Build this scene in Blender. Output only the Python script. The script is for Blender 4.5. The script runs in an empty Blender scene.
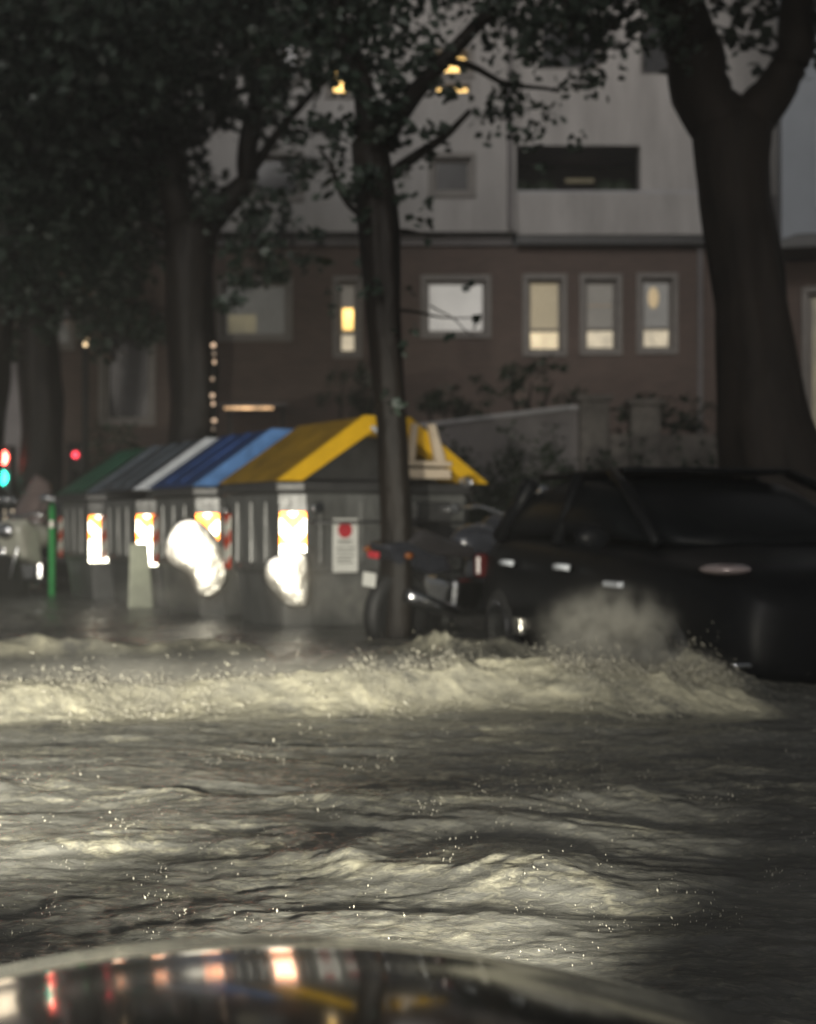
import bpy, math, random
import numpy as np
from math import radians as R, sin, cos, pi
from mathutils import Vector, Matrix

random.seed(7)
rng = np.random.default_rng(11)
sc = bpy.context.scene
COL = sc.collection
F = 1400.0            # focal length in pixels of the 816x1024 picture
CAMZ = 0.80           # camera height above the flood water (z = 0)
GROUND = -0.25


def at(px, py, d):
    """point seen at a pixel, d metres ahead of the camera"""
    return Vector(((px - 408) / F * d, d, CAMZ + (525 - py) / F * d))


# ------------------------------------------------------------------ noise
def _hash(ix, iy, seed):
    h = (ix.astype(np.int64) * 374761393 + iy.astype(np.int64) * 668265263 + seed * 1442695041) & 0xFFFFFFFF
    h = ((h ^ (h >> 13)) * 1274126177) & 0xFFFFFFFF
    h = h ^ (h >> 16)
    return (h & 0xFFFF) / 65535.0


def vnoise(x, y, seed=0):
    ix = np.floor(x); iy = np.floor(y)
    fx = x - ix; fy = y - iy
    fx = fx * fx * fx * (fx * (fx * 6 - 15) + 10); fy = fy * fy * fy * (fy * (fy * 6 - 15) + 10)
    a = _hash(ix, iy, seed); b = _hash(ix + 1, iy, seed)
    c = _hash(ix, iy + 1, seed); d = _hash(ix + 1, iy + 1, seed)
    return (a * (1 - fx) + b * fx) * (1 - fy) + (c * (1 - fx) + d * fx) * fy


def fbm(x, y, octv=4, seed=0, gain=0.5):
    s = 0; a = 1.0; t = 0
    for k in range(octv):
        ang = 0.6 * k
        xr = x * cos(ang) - y * sin(ang); yr = x * sin(ang) + y * cos(ang)
        s = s + a * vnoise(xr * 2 ** k, yr * 2 ** k, seed + k * 17); t += a; a *= gain
    return s / t


def ridged(x, y, octv=4, seed=0, gain=0.55):
    s = 0; a = 1.0; t = 0
    for k in range(octv):
        ang = 0.7 * k
        xr = x * cos(ang) - y * sin(ang); yr = x * sin(ang) + y * cos(ang)
        s = s + a * (1 - np.abs(2 * vnoise(xr * 2 ** k, yr * 2 ** k, seed + k * 31) - 1)) ** 2
        t += a; a *= gain
    return s / t


def sstep(a, b, x):
    t = np.clip((x - a) / (b - a), 0, 1)
    return t * t * (3 - 2 * t)


# ------------------------------------------------------------------ materials
def mat(name, col, rough=0.5, metal=0.0, var=0.25, scale=6.0, bump=0.15, bscale=None, coat=0.0, emit=None, estr=0.0,
        spec=0.5, stretch=(1, 1, 1), trans=0.0):
    m = bpy.data.materials.new(name); m.use_nodes = True
    nt = m.node_tree; b = nt.nodes['Principled BSDF']
    tc = nt.nodes.new('ShaderNodeTexCoord')
    mp = nt.nodes.new('ShaderNodeMapping'); mp.inputs['Scale'].default_value = stretch
    nt.links.new(tc.outputs['Object'], mp.inputs['Vector'])
    nz = nt.nodes.new('ShaderNodeTexNoise'); nz.inputs['Scale'].default_value = scale
    nz.inputs['Detail'].default_value = 5; nz.inputs['Roughness'].default_value = 0.65
    nt.links.new(mp.outputs[0], nz.inputs['Vector'])
    rp = nt.nodes.new('ShaderNodeValToRGB')
    rp.color_ramp.elements[0].position = 0.3; rp.color_ramp.elements[1].position = 0.72
    lo = [max(0, c * (1 - var)) for c in col]; hi = [min(1, c * (1 + var)) for c in col]
    rp.color_ramp.elements[0].color = (*lo, 1); rp.color_ramp.elements[1].color = (*hi, 1)
    nt.links.new(nz.outputs['Fac'], rp.inputs['Fac'])
    nt.links.new(rp.outputs['Color'], b.inputs['Base Color'])
    b.inputs['Roughness'].default_value = rough; b.inputs['Metallic'].default_value = metal
    b.inputs['Coat Weight'].default_value = coat; b.inputs['Coat Roughness'].default_value = 0.08
    b.inputs['Specular IOR Level'].default_value = spec
    b.inputs['Transmission Weight'].default_value = trans
    if bump > 0:
        bn = nt.nodes.new('ShaderNodeTexNoise'); bn.inputs['Scale'].default_value = bscale or scale * 5
        bn.inputs['Detail'].default_value = 4
        nt.links.new(mp.outputs[0], bn.inputs['Vector'])
        bp = nt.nodes.new('ShaderNodeBump'); bp.inputs['Strength'].default_value = bump
        bp.inputs['Distance'].default_value = 0.02
        nt.links.new(bn.outputs['Fac'], bp.inputs['Height']); nt.links.new(bp.outputs[0], b.inputs['Normal'])
    if emit:
        b.inputs['Emission Color'].default_value = (*emit, 1); b.inputs['Emission Strength'].default_value = estr
    return m


def N(m, t):
    return m.node_tree.nodes.new(t)


def brick_mat():
    m = mat('brick', (0.145, 0.104, 0.086), 0.8, var=0.2, scale=1.2, bump=0)
    nt = m.node_tree; b = nt.nodes['Principled BSDF']
    tc = N(m, 'ShaderNodeTexCoord'); sp = N(m, 'ShaderNodeSeparateXYZ'); cb = N(m, 'ShaderNodeCombineXYZ')
    nt.links.new(tc.outputs['Object'], sp.inputs[0])
    nt.links.new(sp.outputs['X'], cb.inputs['X']); nt.links.new(sp.outputs['Z'], cb.inputs['Y'])
    br = N(m, 'ShaderNodeTexBrick'); br.inputs['Scale'].default_value = 1.0
    br.inputs['Brick Width'].default_value = 0.25; br.inputs['Row Height'].default_value = 0.075
    br.inputs['Mortar Size'].default_value = 0.008
    br.inputs['Color1'].default_value = (0.17, 0.118, 0.098, 1); br.inputs['Color2'].default_value = (0.12, 0.085, 0.072, 1)
    br.inputs['Mortar'].default_value = (0.155, 0.138, 0.124, 1)
    nt.links.new(cb.outputs[0], br.inputs['Vector'])
    src = b.inputs['Base Color'].links[0].from_socket
    mx = N(m, 'ShaderNodeMix'); mx.data_type = 'RGBA'; mx.inputs['Factor'].default_value = 0.6
    nt.links.new(src, mx.inputs['A']); nt.links.new(br.outputs['Color'], mx.inputs['B'])
    nt.links.new(mx.outputs['Result'], b.inputs['Base Color'])
    return m


def emis(name, col, strength, var=0.35, scale=3.0, stretch=(1, 1, 1)):
    """a lit blind, lamp lens or screen: emission with uneven procedural strength"""
    m = mat(name, (0.3, 0.3, 0.28), 0.4, var=0.1, bump=0)
    nt = m.node_tree; b = nt.nodes['Principled BSDF']
    tc = N(m, 'ShaderNodeTexCoord'); mp = N(m, 'ShaderNodeMapping'); mp.inputs['Scale'].default_value = stretch
    nz = N(m, 'ShaderNodeTexNoise'); nz.inputs['Scale'].default_value = scale; nz.inputs['Detail'].default_value = 2
    nt.links.new(tc.outputs['Object'], mp.inputs[0]); nt.links.new(mp.outputs[0], nz.inputs['Vector'])
    mr = N(m, 'ShaderNodeMapRange'); mr.inputs[1].default_value = 0.3; mr.inputs[2].default_value = 0.7
    mr.inputs[3].default_value = strength * (1 - var); mr.inputs[4].default_value = strength * (1 + var)
    nt.links.new(nz.outputs['Fac'], mr.inputs[0]); nt.links.new(mr.outputs[0], b.inputs['Emission Strength'])
    b.inputs['Emission Color'].default_value = (*col, 1)
    return m


def chevron_mat(dark=(0.85, 0.2, 0.03), split=0.0, plain=(0.93, 0.92, 0.82), rough=0.25, metal=0.9):
    """reflective sheeting on the object's own XZ: chevrons above `split`, plain white sheeting under it"""
    m = mat('reflective_chevron', plain, rough, metal, var=0.05, bump=0.05, bscale=60)
    nt = m.node_tree; b = nt.nodes['Principled BSDF']
    tc = N(m, 'ShaderNodeTexCoord'); sp = N(m, 'ShaderNodeSeparateXYZ'); nt.links.new(tc.outputs['Object'], sp.inputs[0])

    def M(op, a, bb):
        n = N(m, 'ShaderNodeMath'); n.operation = op
        for i, v in enumerate((a, bb)):
            if v is None: continue
            if isinstance(v, (int, float)): n.inputs[i].default_value = v
            else: nt.links.new(v, n.inputs[i])
        return n.outputs[0]
    ax = M('ABSOLUTE', sp.outputs['X'], None)
    w = M('SUBTRACT', sp.outputs['Z'], M('MULTIPLY', ax, 1.0))
    s = M('GREATER_THAN', M('FRACT', M('DIVIDE', w, 0.22), None), 0.5)
    top = M('GREATER_THAN', sp.outputs['Z'], split)
    f = M('MULTIPLY', s, top)
    mx = N(m, 'ShaderNodeMix'); mx.data_type = 'RGBA'
    nt.links.new(f, mx.inputs['Factor'])
    nt.links.new(b.inputs['Base Color'].links[0].from_socket, mx.inputs['A'])
    mx.inputs['B'].default_value = (*dark, 1)
    nt.links.new(mx.outputs['Result'], b.inputs['Base Color'])
    return m


M_ = {}
M_['brick'] = brick_mat()
M_['white_wall'] = mat('white_render', (0.52, 0.50, 0.485), 0.85, var=0.24, scale=1.6, bump=0.05, stretch=(1, 1, 0.22))
M_['blue_wall'] = mat('cool_render', (0.36, 0.39, 0.43), 0.85, var=0.12, scale=0.8, bump=0.05)
M_['stone'] = mat('rubble_stone', (0.15, 0.138, 0.125), 0.8, var=0.55, scale=4.0, bump=0.6, bscale=9)
M_['coping'] = mat('pale_coping', (0.5, 0.5, 0.52), 0.6, var=0.15, scale=3)
M_['concrete'] = mat('grey_panel', (0.24, 0.225, 0.225), 0.75, var=0.2, scale=1.6, bump=0.1)
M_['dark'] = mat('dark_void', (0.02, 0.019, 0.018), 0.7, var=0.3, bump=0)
M_['frame'] = mat('window_frame', (0.26, 0.24, 0.22), 0.5, var=0.15)
M_['wframe'] = mat('white_frame', (0.6, 0.62, 0.66), 0.5, var=0.1)
M_['asphalt'] = mat('asphalt', (0.05, 0.05, 0.05), 0.7, var=0.3, scale=5, bump=0.3)
M_['paving'] = mat('paving', (0.16, 0.15, 0.14), 0.75, var=0.2, scale=2, bump=0.2)
M_['bark'] = mat('wet_bark', (0.013, 0.010, 0.0075), 0.6, var=0.55, scale=5, bump=0.9, bscale=14, stretch=(1, 1, 0.35), spec=0.3)
M_['barkdark'] = mat('dark_bark', (0.017, 0.013, 0.010), 0.75, var=0.5, scale=4, bump=0.9, bscale=12, stretch=(1, 1, 0.35), spec=0.25)
M_['leaf'] = mat('leaf', (0.033, 0.050, 0.036), 0.45, var=0.75, scale=7, bump=0)
M_['leafb'] = mat('leaf_shrub', (0.022, 0.036, 0.018), 0.5, var=0.45, scale=3, bump=0)
M_['bin'] = mat('grey_plastic', (0.10, 0.102, 0.098), 0.28, var=0.45, scale=5, bump=0.3, bscale=14, stretch=(1, 1, 0.3))
M_['binrim'] = mat('dark_plastic', (0.04, 0.04, 0.04), 0.35, var=0.3, scale=8, bump=0.2)
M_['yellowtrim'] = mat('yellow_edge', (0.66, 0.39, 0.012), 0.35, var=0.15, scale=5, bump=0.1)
M_['yellow'] = mat('yellow_lid_shaded', (0.34, 0.205, 0.02), 0.38, var=0.4, scale=4, bump=0.12)  # shade of the slope mixed into the yellow, darker than the edge
M_['blue'] = mat('blue_lid_shaded', (0.028, 0.065, 0.20), 0.32, var=0.4, scale=4, bump=0.12)  # slope shade put into the blue, as on the yellow lid
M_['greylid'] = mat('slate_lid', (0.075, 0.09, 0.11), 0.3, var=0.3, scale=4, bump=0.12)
M_['greenlid'] = mat('green_lid', (0.015, 0.085, 0.05), 0.38, var=0.25, scale=4, bump=0.12)
M_['greentrim'] = mat('green_post_paint', (0.01, 0.32, 0.06), 0.35, var=0.2, scale=6, bump=0.1)
M_['paletrim'] = mat('pale_trim', (0.55, 0.58, 0.62), 0.35, var=0.15)
M_['cream'] = mat('cream_metal', (0.6, 0.5, 0.38), 0.4, var=0.15)
M_['refl'] = chevron_mat()
M_['refl2'] = chevron_mat(dark=(0.7, 0.07, 0.02), split=-0.4, rough=0.5, metal=0.4)  # rougher, less metallic sheeting than the corner reflectors
M_['sheet'] = mat('white_reflective_sheet', (0.95, 0.92, 0.82), 0.29, 0.9, var=0.06, bump=0.5, bscale=13)
M_['pale_col'] = mat('pale_panel', (0.55, 0.58, 0.45), 0.4, var=0.2, scale=9, bump=0.2)
M_['sticker'] = mat('sticker_white', (0.62, 0.62, 0.58), 0.45, var=0.08, scale=9, bump=0)
M_['red'] = mat('sticker_red', (0.42, 0.03, 0.04), 0.5, var=0.15, bump=0)
M_['grey_ink'] = mat('sticker_ink', (0.17, 0.17, 0.16), 0.6, var=0.1, bump=0)
M_['chrome'] = mat('chrome', (0.75, 0.76, 0.78), 0.15, 1.0, var=0.1, bump=0.1)
M_['rubber'] = mat('rubber', (0.02, 0.02, 0.02), 0.6, var=0.3, bump=0.2)
M_['bikeblack'] = mat('bike_black', (0.03, 0.032, 0.04), 0.2, var=0.2, bump=0, coat=0.6)
M_['bikegrey'] = mat('bike_silver', (0.32, 0.34, 0.38), 0.25, 0.3, var=0.15, bump=0, coat=0.5)
M_['bikeseat'] = mat('wet_seat', (0.035, 0.033, 0.035), 0.3, var=0.2, bump=0.2)
M_['ivory'] = mat('ivory_panel', (0.5, 0.5, 0.42), 0.3, var=0.12, bump=0, coat=0.4)
M_['screen'] = mat('smoked_screen', (0.17, 0.13, 0.12), 0.2, var=0.2, bump=0, coat=0.5)
M_['carpaint'] = mat('black_car_paint', (0.006, 0.0065, 0.0075), 0.4, var=0.2, bump=0, coat=0.0, spec=0.1)
M_['carglass'] = mat('dark_glass', (0.005, 0.006, 0.007), 0.35, var=0.1, bump=0, spec=0.08)
M_['bonnet'] = mat('wet_bonnet_paint', (0.010, 0.010, 0.010), 0.10, var=0.25, scale=5, bump=0.015, bscale=6, coat=1.0, spec=1.0)
M_['bonnet'].node_tree.nodes['Principled BSDF'].inputs['IOR'].default_value = 1.55
M_['signal_red'] = emis('signal_red', (1, 0.10, 0.07), 30)
M_['signal_green'] = emis('signal_green', (0.03, 0.8, 0.55), 8)
M_['pole'] = mat('pole_paint', (0.03, 0.032, 0.03), 0.5, var=0.2)


# ------------------------------------------------------------------ mesh builder
class MB:
    def __init__(s):
        s.v = []; s.f = []

    def add(s, vs, fs):
        o = len(s.v); s.v += [tuple(v) for v in vs]; s.f += [tuple(i + o for i in f) for f in fs]
        return s

    def box(s, c, size, rot=None):
        hx, hy, hz = (q / 2 for q in size)
        vs = [Vector((x, y, z)) for x in (-hx, hx) for y in (-hy, hy) for z in (-hz, hz)]
        if rot is not None: vs = [rot @ v for v in vs]
        vs = [v + Vector(c) for v in vs]
        return s.add(vs, [(0, 1, 3, 2), (4, 6, 7, 5), (0, 4, 5, 1), (2, 3, 7, 6), (0, 2, 6, 4), (1, 5, 7, 3)])

    def b2(s, lo, hi):
        return s.box([(a + b) / 2 for a, b in zip(lo, hi)], [b - a for a, b in zip(lo, hi)])

    def prism(s, prof, a, b, axis='y'):
        """closed 2-D profile extruded from a to b along an axis; profile coordinates are the other two axes in order"""
        n = len(prof)

        def P(p, t):
            return {'x': (t, p[0], p[1]), 'y': (p[0], t, p[1]), 'z': (p[0], p[1], t)}[axis]
        vs = [P(p, a) for p in prof] + [P(p, b) for p in prof]
        fs = [tuple(range(n))[::-1], tuple(range(n, 2 * n))]
        fs += [(i, (i + 1) % n, (i + 1) % n + n, i + n) for i in range(n)]
        return s.add(vs, fs)

    def tube(s, path, rad, n=10, cap=True, wob=0.0, bark=0.0):
        pts = [Vector(p) for p in path]
        if isinstance(rad, (int, float)): rad = [rad] * len(pts)
        vs = []; fs = []
        ref = Vector((0.31, 0.95, 0.05))
        for i, p in enumerate(pts):
            t = (pts[min(i + 1, len(pts) - 1)] - pts[max(i - 1, 0)]).normalized()
            a = ref - t * ref.dot(t)
            if a.length < 0.05: a = Vector((1, 0, 0)) - t * t.x
            a.normalize(); b = t.cross(a); ref = a
            for k in range(n):
                th = 2 * pi * k / n
                r = rad[i] * (1 + wob * (random.random() - 0.5))
                if bark:
                    r *= 1 + bark * (float(fbm(np.array([4 + 3.2 * cos(th)]), np.array([3.2 * sin(th) + 0.9 * p.z]), 2, 3)[0]) - 0.5) + bark * 0.5 * (float(vnoise(np.array([9 + 9 * cos(th) + 0.6 * p.z]), np.array([9 * sin(th) + 0.5 * p.z]), 5)[0]) - 0.5)
                vs.append(p + a * (r * cos(th)) + b * (r * sin(th)))
        for i in range(len(pts) - 1):
            for k in range(n):
                fs.append((i * n + k, i * n + (k + 1) % n, (i + 1) * n + (k + 1) % n, (i + 1) * n + k))
        if cap:
            fs.append(tuple(range(n))[::-1]); fs.append(tuple(range((len(pts) - 1) * n, len(pts) * n)))
        return s.add(vs, fs)

    def lathe(s, prof, axis_o=(0, 0, 0), n=20, axis='z'):
        vs = []; fs = []
        for r, h in prof:
            for k in range(n):
                th = 2 * pi * k / n
                q = (r * cos(th), r * sin(th), h)
                q = {'z': q, 'x': (h, q[0], q[1]), 'y': (q[0], h, q[1])}[axis]
                vs.append(Vector(q) + Vector(axis_o))
        m = len(prof)
        for i in range(m - 1):
            for k in range(n):
                fs.append((i * n + k, i * n + (k + 1) % n, (i + 1) * n + (k + 1) % n, (i + 1) * n + k))
        fs.append(tuple(range(n))[::-1]); fs.append(tuple(range((m - 1) * n, m * n)))
        return s.add(vs, fs)

    def ball(s, c, r, n=12):
        if isinstance(r, (int, float)): r = (r, r, r)
        vs = []; fs = []
        m = n // 2 + 1
        for i in range(m + 1):
            ph = pi * i / m
            for k in range(n):
                th = 2 * pi * k / n
                vs.append((c[0] + r[0] * sin(ph) * cos(th), c[1] + r[1] * sin(ph) * sin(th), c[2] + r[2] * cos(ph)))
        for i in range(m):
            for k in range(n):
                fs.append((i * n + k, i * n + (k + 1) % n, (i + 1) * n + (k + 1) % n, (i + 1) * n + k))
        return s.add(vs, fs)

    def build(s, name, m, parent=None, smooth=False, bevel=0.0, loc=None, rotz=None, seg=2, sub=0):
        me = bpy.data.meshes.new(name); me.from_pydata([tuple(v) for v in s.v], [], s.f); me.update()
        o = bpy.data.objects.new(name, me); COL.objects.link(o); me.materials.append(m)
        import bmesh
        bm = bmesh.new(); bm.from_mesh(me); bmesh.ops.recalc_face_normals(bm, faces=bm.faces[:]); bm.to_mesh(me); bm.free()
        if parent is not None: o.parent = parent
        if loc is not None: o.location = loc
        if rotz is not None: o.rotation_euler.z = rotz
        if smooth:
            for p in me.polygons: p.use_smooth = True
        if bevel > 0:
            md = o.modifiers.new('bevel', 'BEVEL'); md.width = bevel; md.segments = seg; md.limit_method = 'ANGLE'
            md.angle_limit = R(35)
        if sub:
            md = o.modifiers.new('sub', 'SUBSURF'); md.levels = sub; md.render_levels = sub
        return o


def empty(name, loc, rz=0.0):
    o = bpy.data.objects.new(name, None); COL.objects.link(o)
    o.location = loc; o.rotation_euler = (0, 0, rz); o.empty_display_size = 0.2
    return o


def tag(o, label=None, cat=None, group=None, kind=None):
    if label: o['label'] = label
    if cat: o['category'] = cat
    if group: o['group'] = group
    if kind: o['kind'] = kind
    return o


def copy_tree(o, parent=None):
    c = o.copy(); COL.objects.link(c); c.parent = parent
    for ch in [q for q in COL.objects if q.parent == o]: copy_tree(ch, c)
    return c


def np_mesh(name, V, faces_flat, nper, m, parent=None, smooth=False):
    me = bpy.data.meshes.new(name)
    nv = len(V); nf = len(faces_flat) // nper
    me.vertices.add(nv); me.vertices.foreach_set('co', np.asarray(V, np.float32).ravel())
    me.loops.add(nf * nper); me.loops.foreach_set('vertex_index', np.asarray(faces_flat, np.int32))
    me.polygons.add(nf)
    me.polygons.foreach_set('loop_start', np.arange(0, nf * nper, nper, dtype=np.int32))
    me.polygons.foreach_set('loop_total', np.full(nf, nper, np.int32))
    if smooth: me.polygons.foreach_set('use_smooth', np.ones(nf, bool))
    me.update(calc_edges=True); me.validate()
    me.materials.append(m)
    o = bpy.data.objects.new(name, me); COL.objects.link(o)
    if parent is not None: o.parent = parent
    return o


def leaves(clumps, size=(0.07, 0.13), per=900.0, droop=0.4, shell=0.35):
    """many leaf-sized faces spread through ellipsoid clumps: (x,y,z,rx,ry,rz,density)"""
    P = []
    for (x, y, z, rx, ry, rz, den) in clumps:
        n = max(8, int(per * den * (rx * ry * rz) ** (2 / 3)))
        d = rng.normal(size=(n, 3)); d /= np.linalg.norm(d, axis=1)[:, None]
        r = rng.random(n) ** (shell)
        # sub-clumps leave gaps between twigs
        k = max(4, n // 26)
        cent = d[:k] * r[:k, None]
        idx = rng.integers(0, k, n)
        q = cent[idx] + rng.normal(size=(n, 3)) * 0.16
        P.append(q * np.array([rx, ry, rz]) + np.array([x, y, z]))
    P = np.concatenate(P); n = len(P)
    L = rng.uniform(size[0], size[1], n); W = L * rng.uniform(0.55, 0.9, n)
    a = rng.normal(size=(n, 3)); a[:, 2] = a[:, 2] * 0.5 - droop
    a /= np.linalg.norm(a, axis=1)[:, None]
    b = np.cross(a, rng.normal(size=(n, 3))); b /= np.linalg.norm(b, axis=1)[:, None]
    c = np.cross(a, b)
    tpl = [(-0.5, 0, 0), (-0.15, 0.5, 0.06), (0.15, 0.38, 0.05), (0.6, 0, 0), (0.15, -0.38, 0.05), (-0.15, -0.5, 0.06)]
    V = np.zeros((n, 6, 3))
    for i, (u, v, w) in enumerate(tpl):
        V[:, i] = P + a * (u * L)[:, None] + b * (v * W)[:, None] + c * (w * L)[:, None]
    base = (np.arange(n) * 6)[:, None]
    Fq = np.concatenate([base + np.array([[0, 1, 2, 3]]), base + np.array([[0, 3, 4, 5]])]).astype(np.int32)
    return V.reshape(-1, 3), Fq.ravel()


def bend(p0, p1, n=7, wig=0.08, seed=0):
    rr = random.Random(seed)
    p0 = Vector(p0); p1 = Vector(p1); L = (p1 - p0).length
    out = []
    ph = rr.random() * 6
    for i in range(n):
        t = i / (n - 1)
        o = Vector((sin(ph + t * 4.2), cos(ph * 1.7 + t * 3.4), 0.4 * sin(ph + t * 5))) * (wig * L * sin(pi * t) * 0.6)
        out.append(p0.lerp(p1, t) + o)
    return out


# ------------------------------------------------------------------ ground, terrace, water
UX, UY = -0.5, 0.866           # direction the street runs away in
VX, VY = 0.866, 0.5            # across the pavement, away from the street
B0 = Vector((-0.96, 10.7, 0))  # street corner of the yellow container


def row(t, w, z=0.0):
    return Vector((B0.x + UX * t + VX * w, B0.y + UY * t + VY * w, z))


mb = MB(); mb.add([(-150, -40, GROUND), (150, -40, GROUND), (150, 220, GROUND), (-150, 220, GROUND)], [(0, 1, 2, 3)])
tag(mb.build('road', M_['asphalt']), kind='structure')
mb = MB()
pp = [row(60, -0.35), row(-16, -0.35), row(-16, 8.5), row(60, 8.5)]
mb.add([(p.x, p.y, GROUND - 0.02) for p in pp] + [(p.x, p.y, GROUND + 0.12) for p in pp],
       [(3, 2, 1, 0), (4, 5, 6, 7), (0, 1, 5, 4), (1, 2, 6, 5), (2, 3, 7, 6), (3, 0, 4, 7)])
tag(mb.build('pavement', M_['paving']), kind='structure')
PAVE = GROUND + 0.12


def water():
    tc = np.concatenate([np.linspace(-1.6, -0.36, 90)[:-1], np.linspace(-0.36, 0.36, 760), np.linspace(0.36, 1.6, 90)[1:]])
    s1 = np.geomspace(2.4, 4.4, 230)[:-1]; s2 = np.geomspace(4.4, 7.6, 330)[:-1]
    s3 = np.geomspace(7.6, 11.2, 360)[:-1]; s4 = np.geomspace(11.2, 24, 230)[:-1]; s5 = np.geomspace(24, 220, 110)
    dd = np.concatenate([s1, s2, s3, s4, s5])
    D, T = np.meshgrid(dd, tc, indexing='ij')
    X = D * T; Y = D - 2.0
    return X, Y, len(dd), len(tc)


def crest_y(x):
    return 6.08 + 0.10 * np.sin(x * 1.7 + 0.6) + 0.05 * np.sin(x * 4.1) + 0.28 * sstep(0.6, 1.7, x) - 0.12 * sstep(-1.0, -2.2, x)


def crest_amp(x):
    a = 0.105 * sstep(-6.0, -1.0, x) + 0.035 + 0.04 * np.sin(x * 2.3 + 1) * sstep(-3, -1, x)
    return a * (1 - sstep(1.25, 1.85, x))


def wave_height(X, Y):
    wx = fbm(X * 0.8, Y * 1.4, 3, 5) - 0.5; wy = fbm(X * 0.9 + 9, Y * 1.3, 3, 8) - 0.5
    x = X + wx * 0.5; y = Y + wy * 0.5
    far = 1 - sstep(14, 40, Y)
    h = (fbm(x * 0.7, y * 1.8, 4, 1) - 0.5) * 0.06 * (0.35 + 0.65 * far)
    h = h + (fbm(x * 1.6, y * 3.4, 4, 3, 0.5) - 0.5) * 0.036 * far
    h = h + (fbm(x * 7, y * 11, 4, 7, 0.5) - 0.5) * 0.020 * far + (fbm(X * 17, Y * 24, 3, 9, 0.5) - 0.5) * 0.007 * far
    # main breaking wave
    amp = crest_amp(x); yc = crest_y(x)
    dy = Y + wy * 0.25 - yc
    prof = np.where(dy < 0, np.exp(-(dy / 0.16) ** 2), np.exp(-(dy / 0.42) ** 2))
    turb = 0.72 + 0.5 * ridged(x * 2.2, y * 2.6, 4, 21, 0.4)
    h = h + amp * prof * turb
    foam = sstep(0.02, 0.09, amp) * np.where(dy < 0, np.exp(-(np.minimum(dy + 0.18, 0) / 0.24) ** 4), np.exp(-(dy / 1.5) ** 2))
    foam = foam * (0.02 + 1.0 * ridged(x * 1.8 + y * 1.4, y * 2.8, 7, 33, 0.75))
    h = h + sstep(0.2, 0.7, foam) * (fbm(X * 8 + Y * 3 + wy * 4, Y * 9, 4, 41, 0.5) - 0.45) * 0.05
    # second ridge behind, on the left
    y2 = 8.35 + 0.2 * np.sin(x * 1.1 + 2); d2 = Y + wy * 0.4 - y2
    a2 = (1 - sstep(-1.5, -0.6, x)) * sstep(-9, -4, x)
    p2 = np.where(d2 < 0, np.exp(-(d2 / 0.14) ** 2), np.exp(-(d2 / 0.4) ** 2))
    h = h + 0.115 * a2 * p2 * (0.5 + ridged(x * 2, y * 2, 3, 51))
    foam = np.maximum(foam, a2 * np.where(d2 < 0, np.exp(-(d2 / 0.2) ** 2), np.exp(-(d2 / 0.35) ** 2)) * (0.15 + 0.9 * ridged(x * 3, y * 3, 3, 55)))
    # churned hump beside the car
    r3 = ((X - 0.25) / 0.55) ** 2 + ((Y - 8.0) / 0.6) ** 2
    h = h + 0.17 * np.exp(-r3) * (0.5 + ridged(X * 3, Y * 3, 4, 61))
    foam = np.maximum(foam, np.exp(-r3 * 1.1) * (0.25 + 0.75 * ridged(X * 4, Y * 4, 4, 63)))
    # bow wave and churned water along the car's flank
    r4 = ((X - 1.25) / 0.45) ** 2 + ((Y - 6.75) / 0.4) ** 2
    h = h + 0.16 * np.exp(-r4) * (0.4 + ridged(X * 3.4, Y * 3.4, 4, 71))
    foam = np.maximum(foam, np.exp(-r4) * (0.1 + 0.8 * ridged(X * 4, Y * 4, 4, 73)))
    # nearer ridges
    for (yb, a, sd, sl, x0, x1) in ((3.95, 0.026, 81, -0.10, -1.3, 0.75), (3.22, 0.034, 91, -0.16, -0.9, 0.6), (5.0, 0.016, 95, 0.05, -2.0, 1.0)):
        yy = yb + sl * X + 0.12 * np.sin(X * 2.9 + sd); dn = Y + wy * 0.35 - yy
        en = sstep(x0 - 0.5, x0 + 0.2, X) * (1 - sstep(x1 - 0.3, x1 + 0.3, X))
        pn = np.where(dn < 0, np.exp(-(dn / 0.09) ** 2), np.exp(-(dn / 0.3) ** 2))
        h = h + a * en * pn * (0.3 + 1.1 * ridged(x * 2.2, y * 2.2, 4, sd))
        foam = np.maximum(foam, 0.70 * en * np.exp(-((dn - 0.05) / 0.2) ** 2) * sstep(0.3, 0.8, ridged(X * 6, Y * 8, 5, sd + 3, 0.7)) * (a / 0.05))
    # loose foam streaks
    st = ridged(x * 1.4, y * 4.2, 4, 111) * fbm(x * 2.5, y * 5, 3, 117)
    foam = np.maximum(foam, (0.16 + 0.62 * sstep(0.26, 0.6, st)) * ridged(X * 7 + Y * 2, Y * 13, 5, 119, 0.75) * (1 - sstep(9, 16, Y)))
    return h, np.clip(foam, 0, 1)


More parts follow.
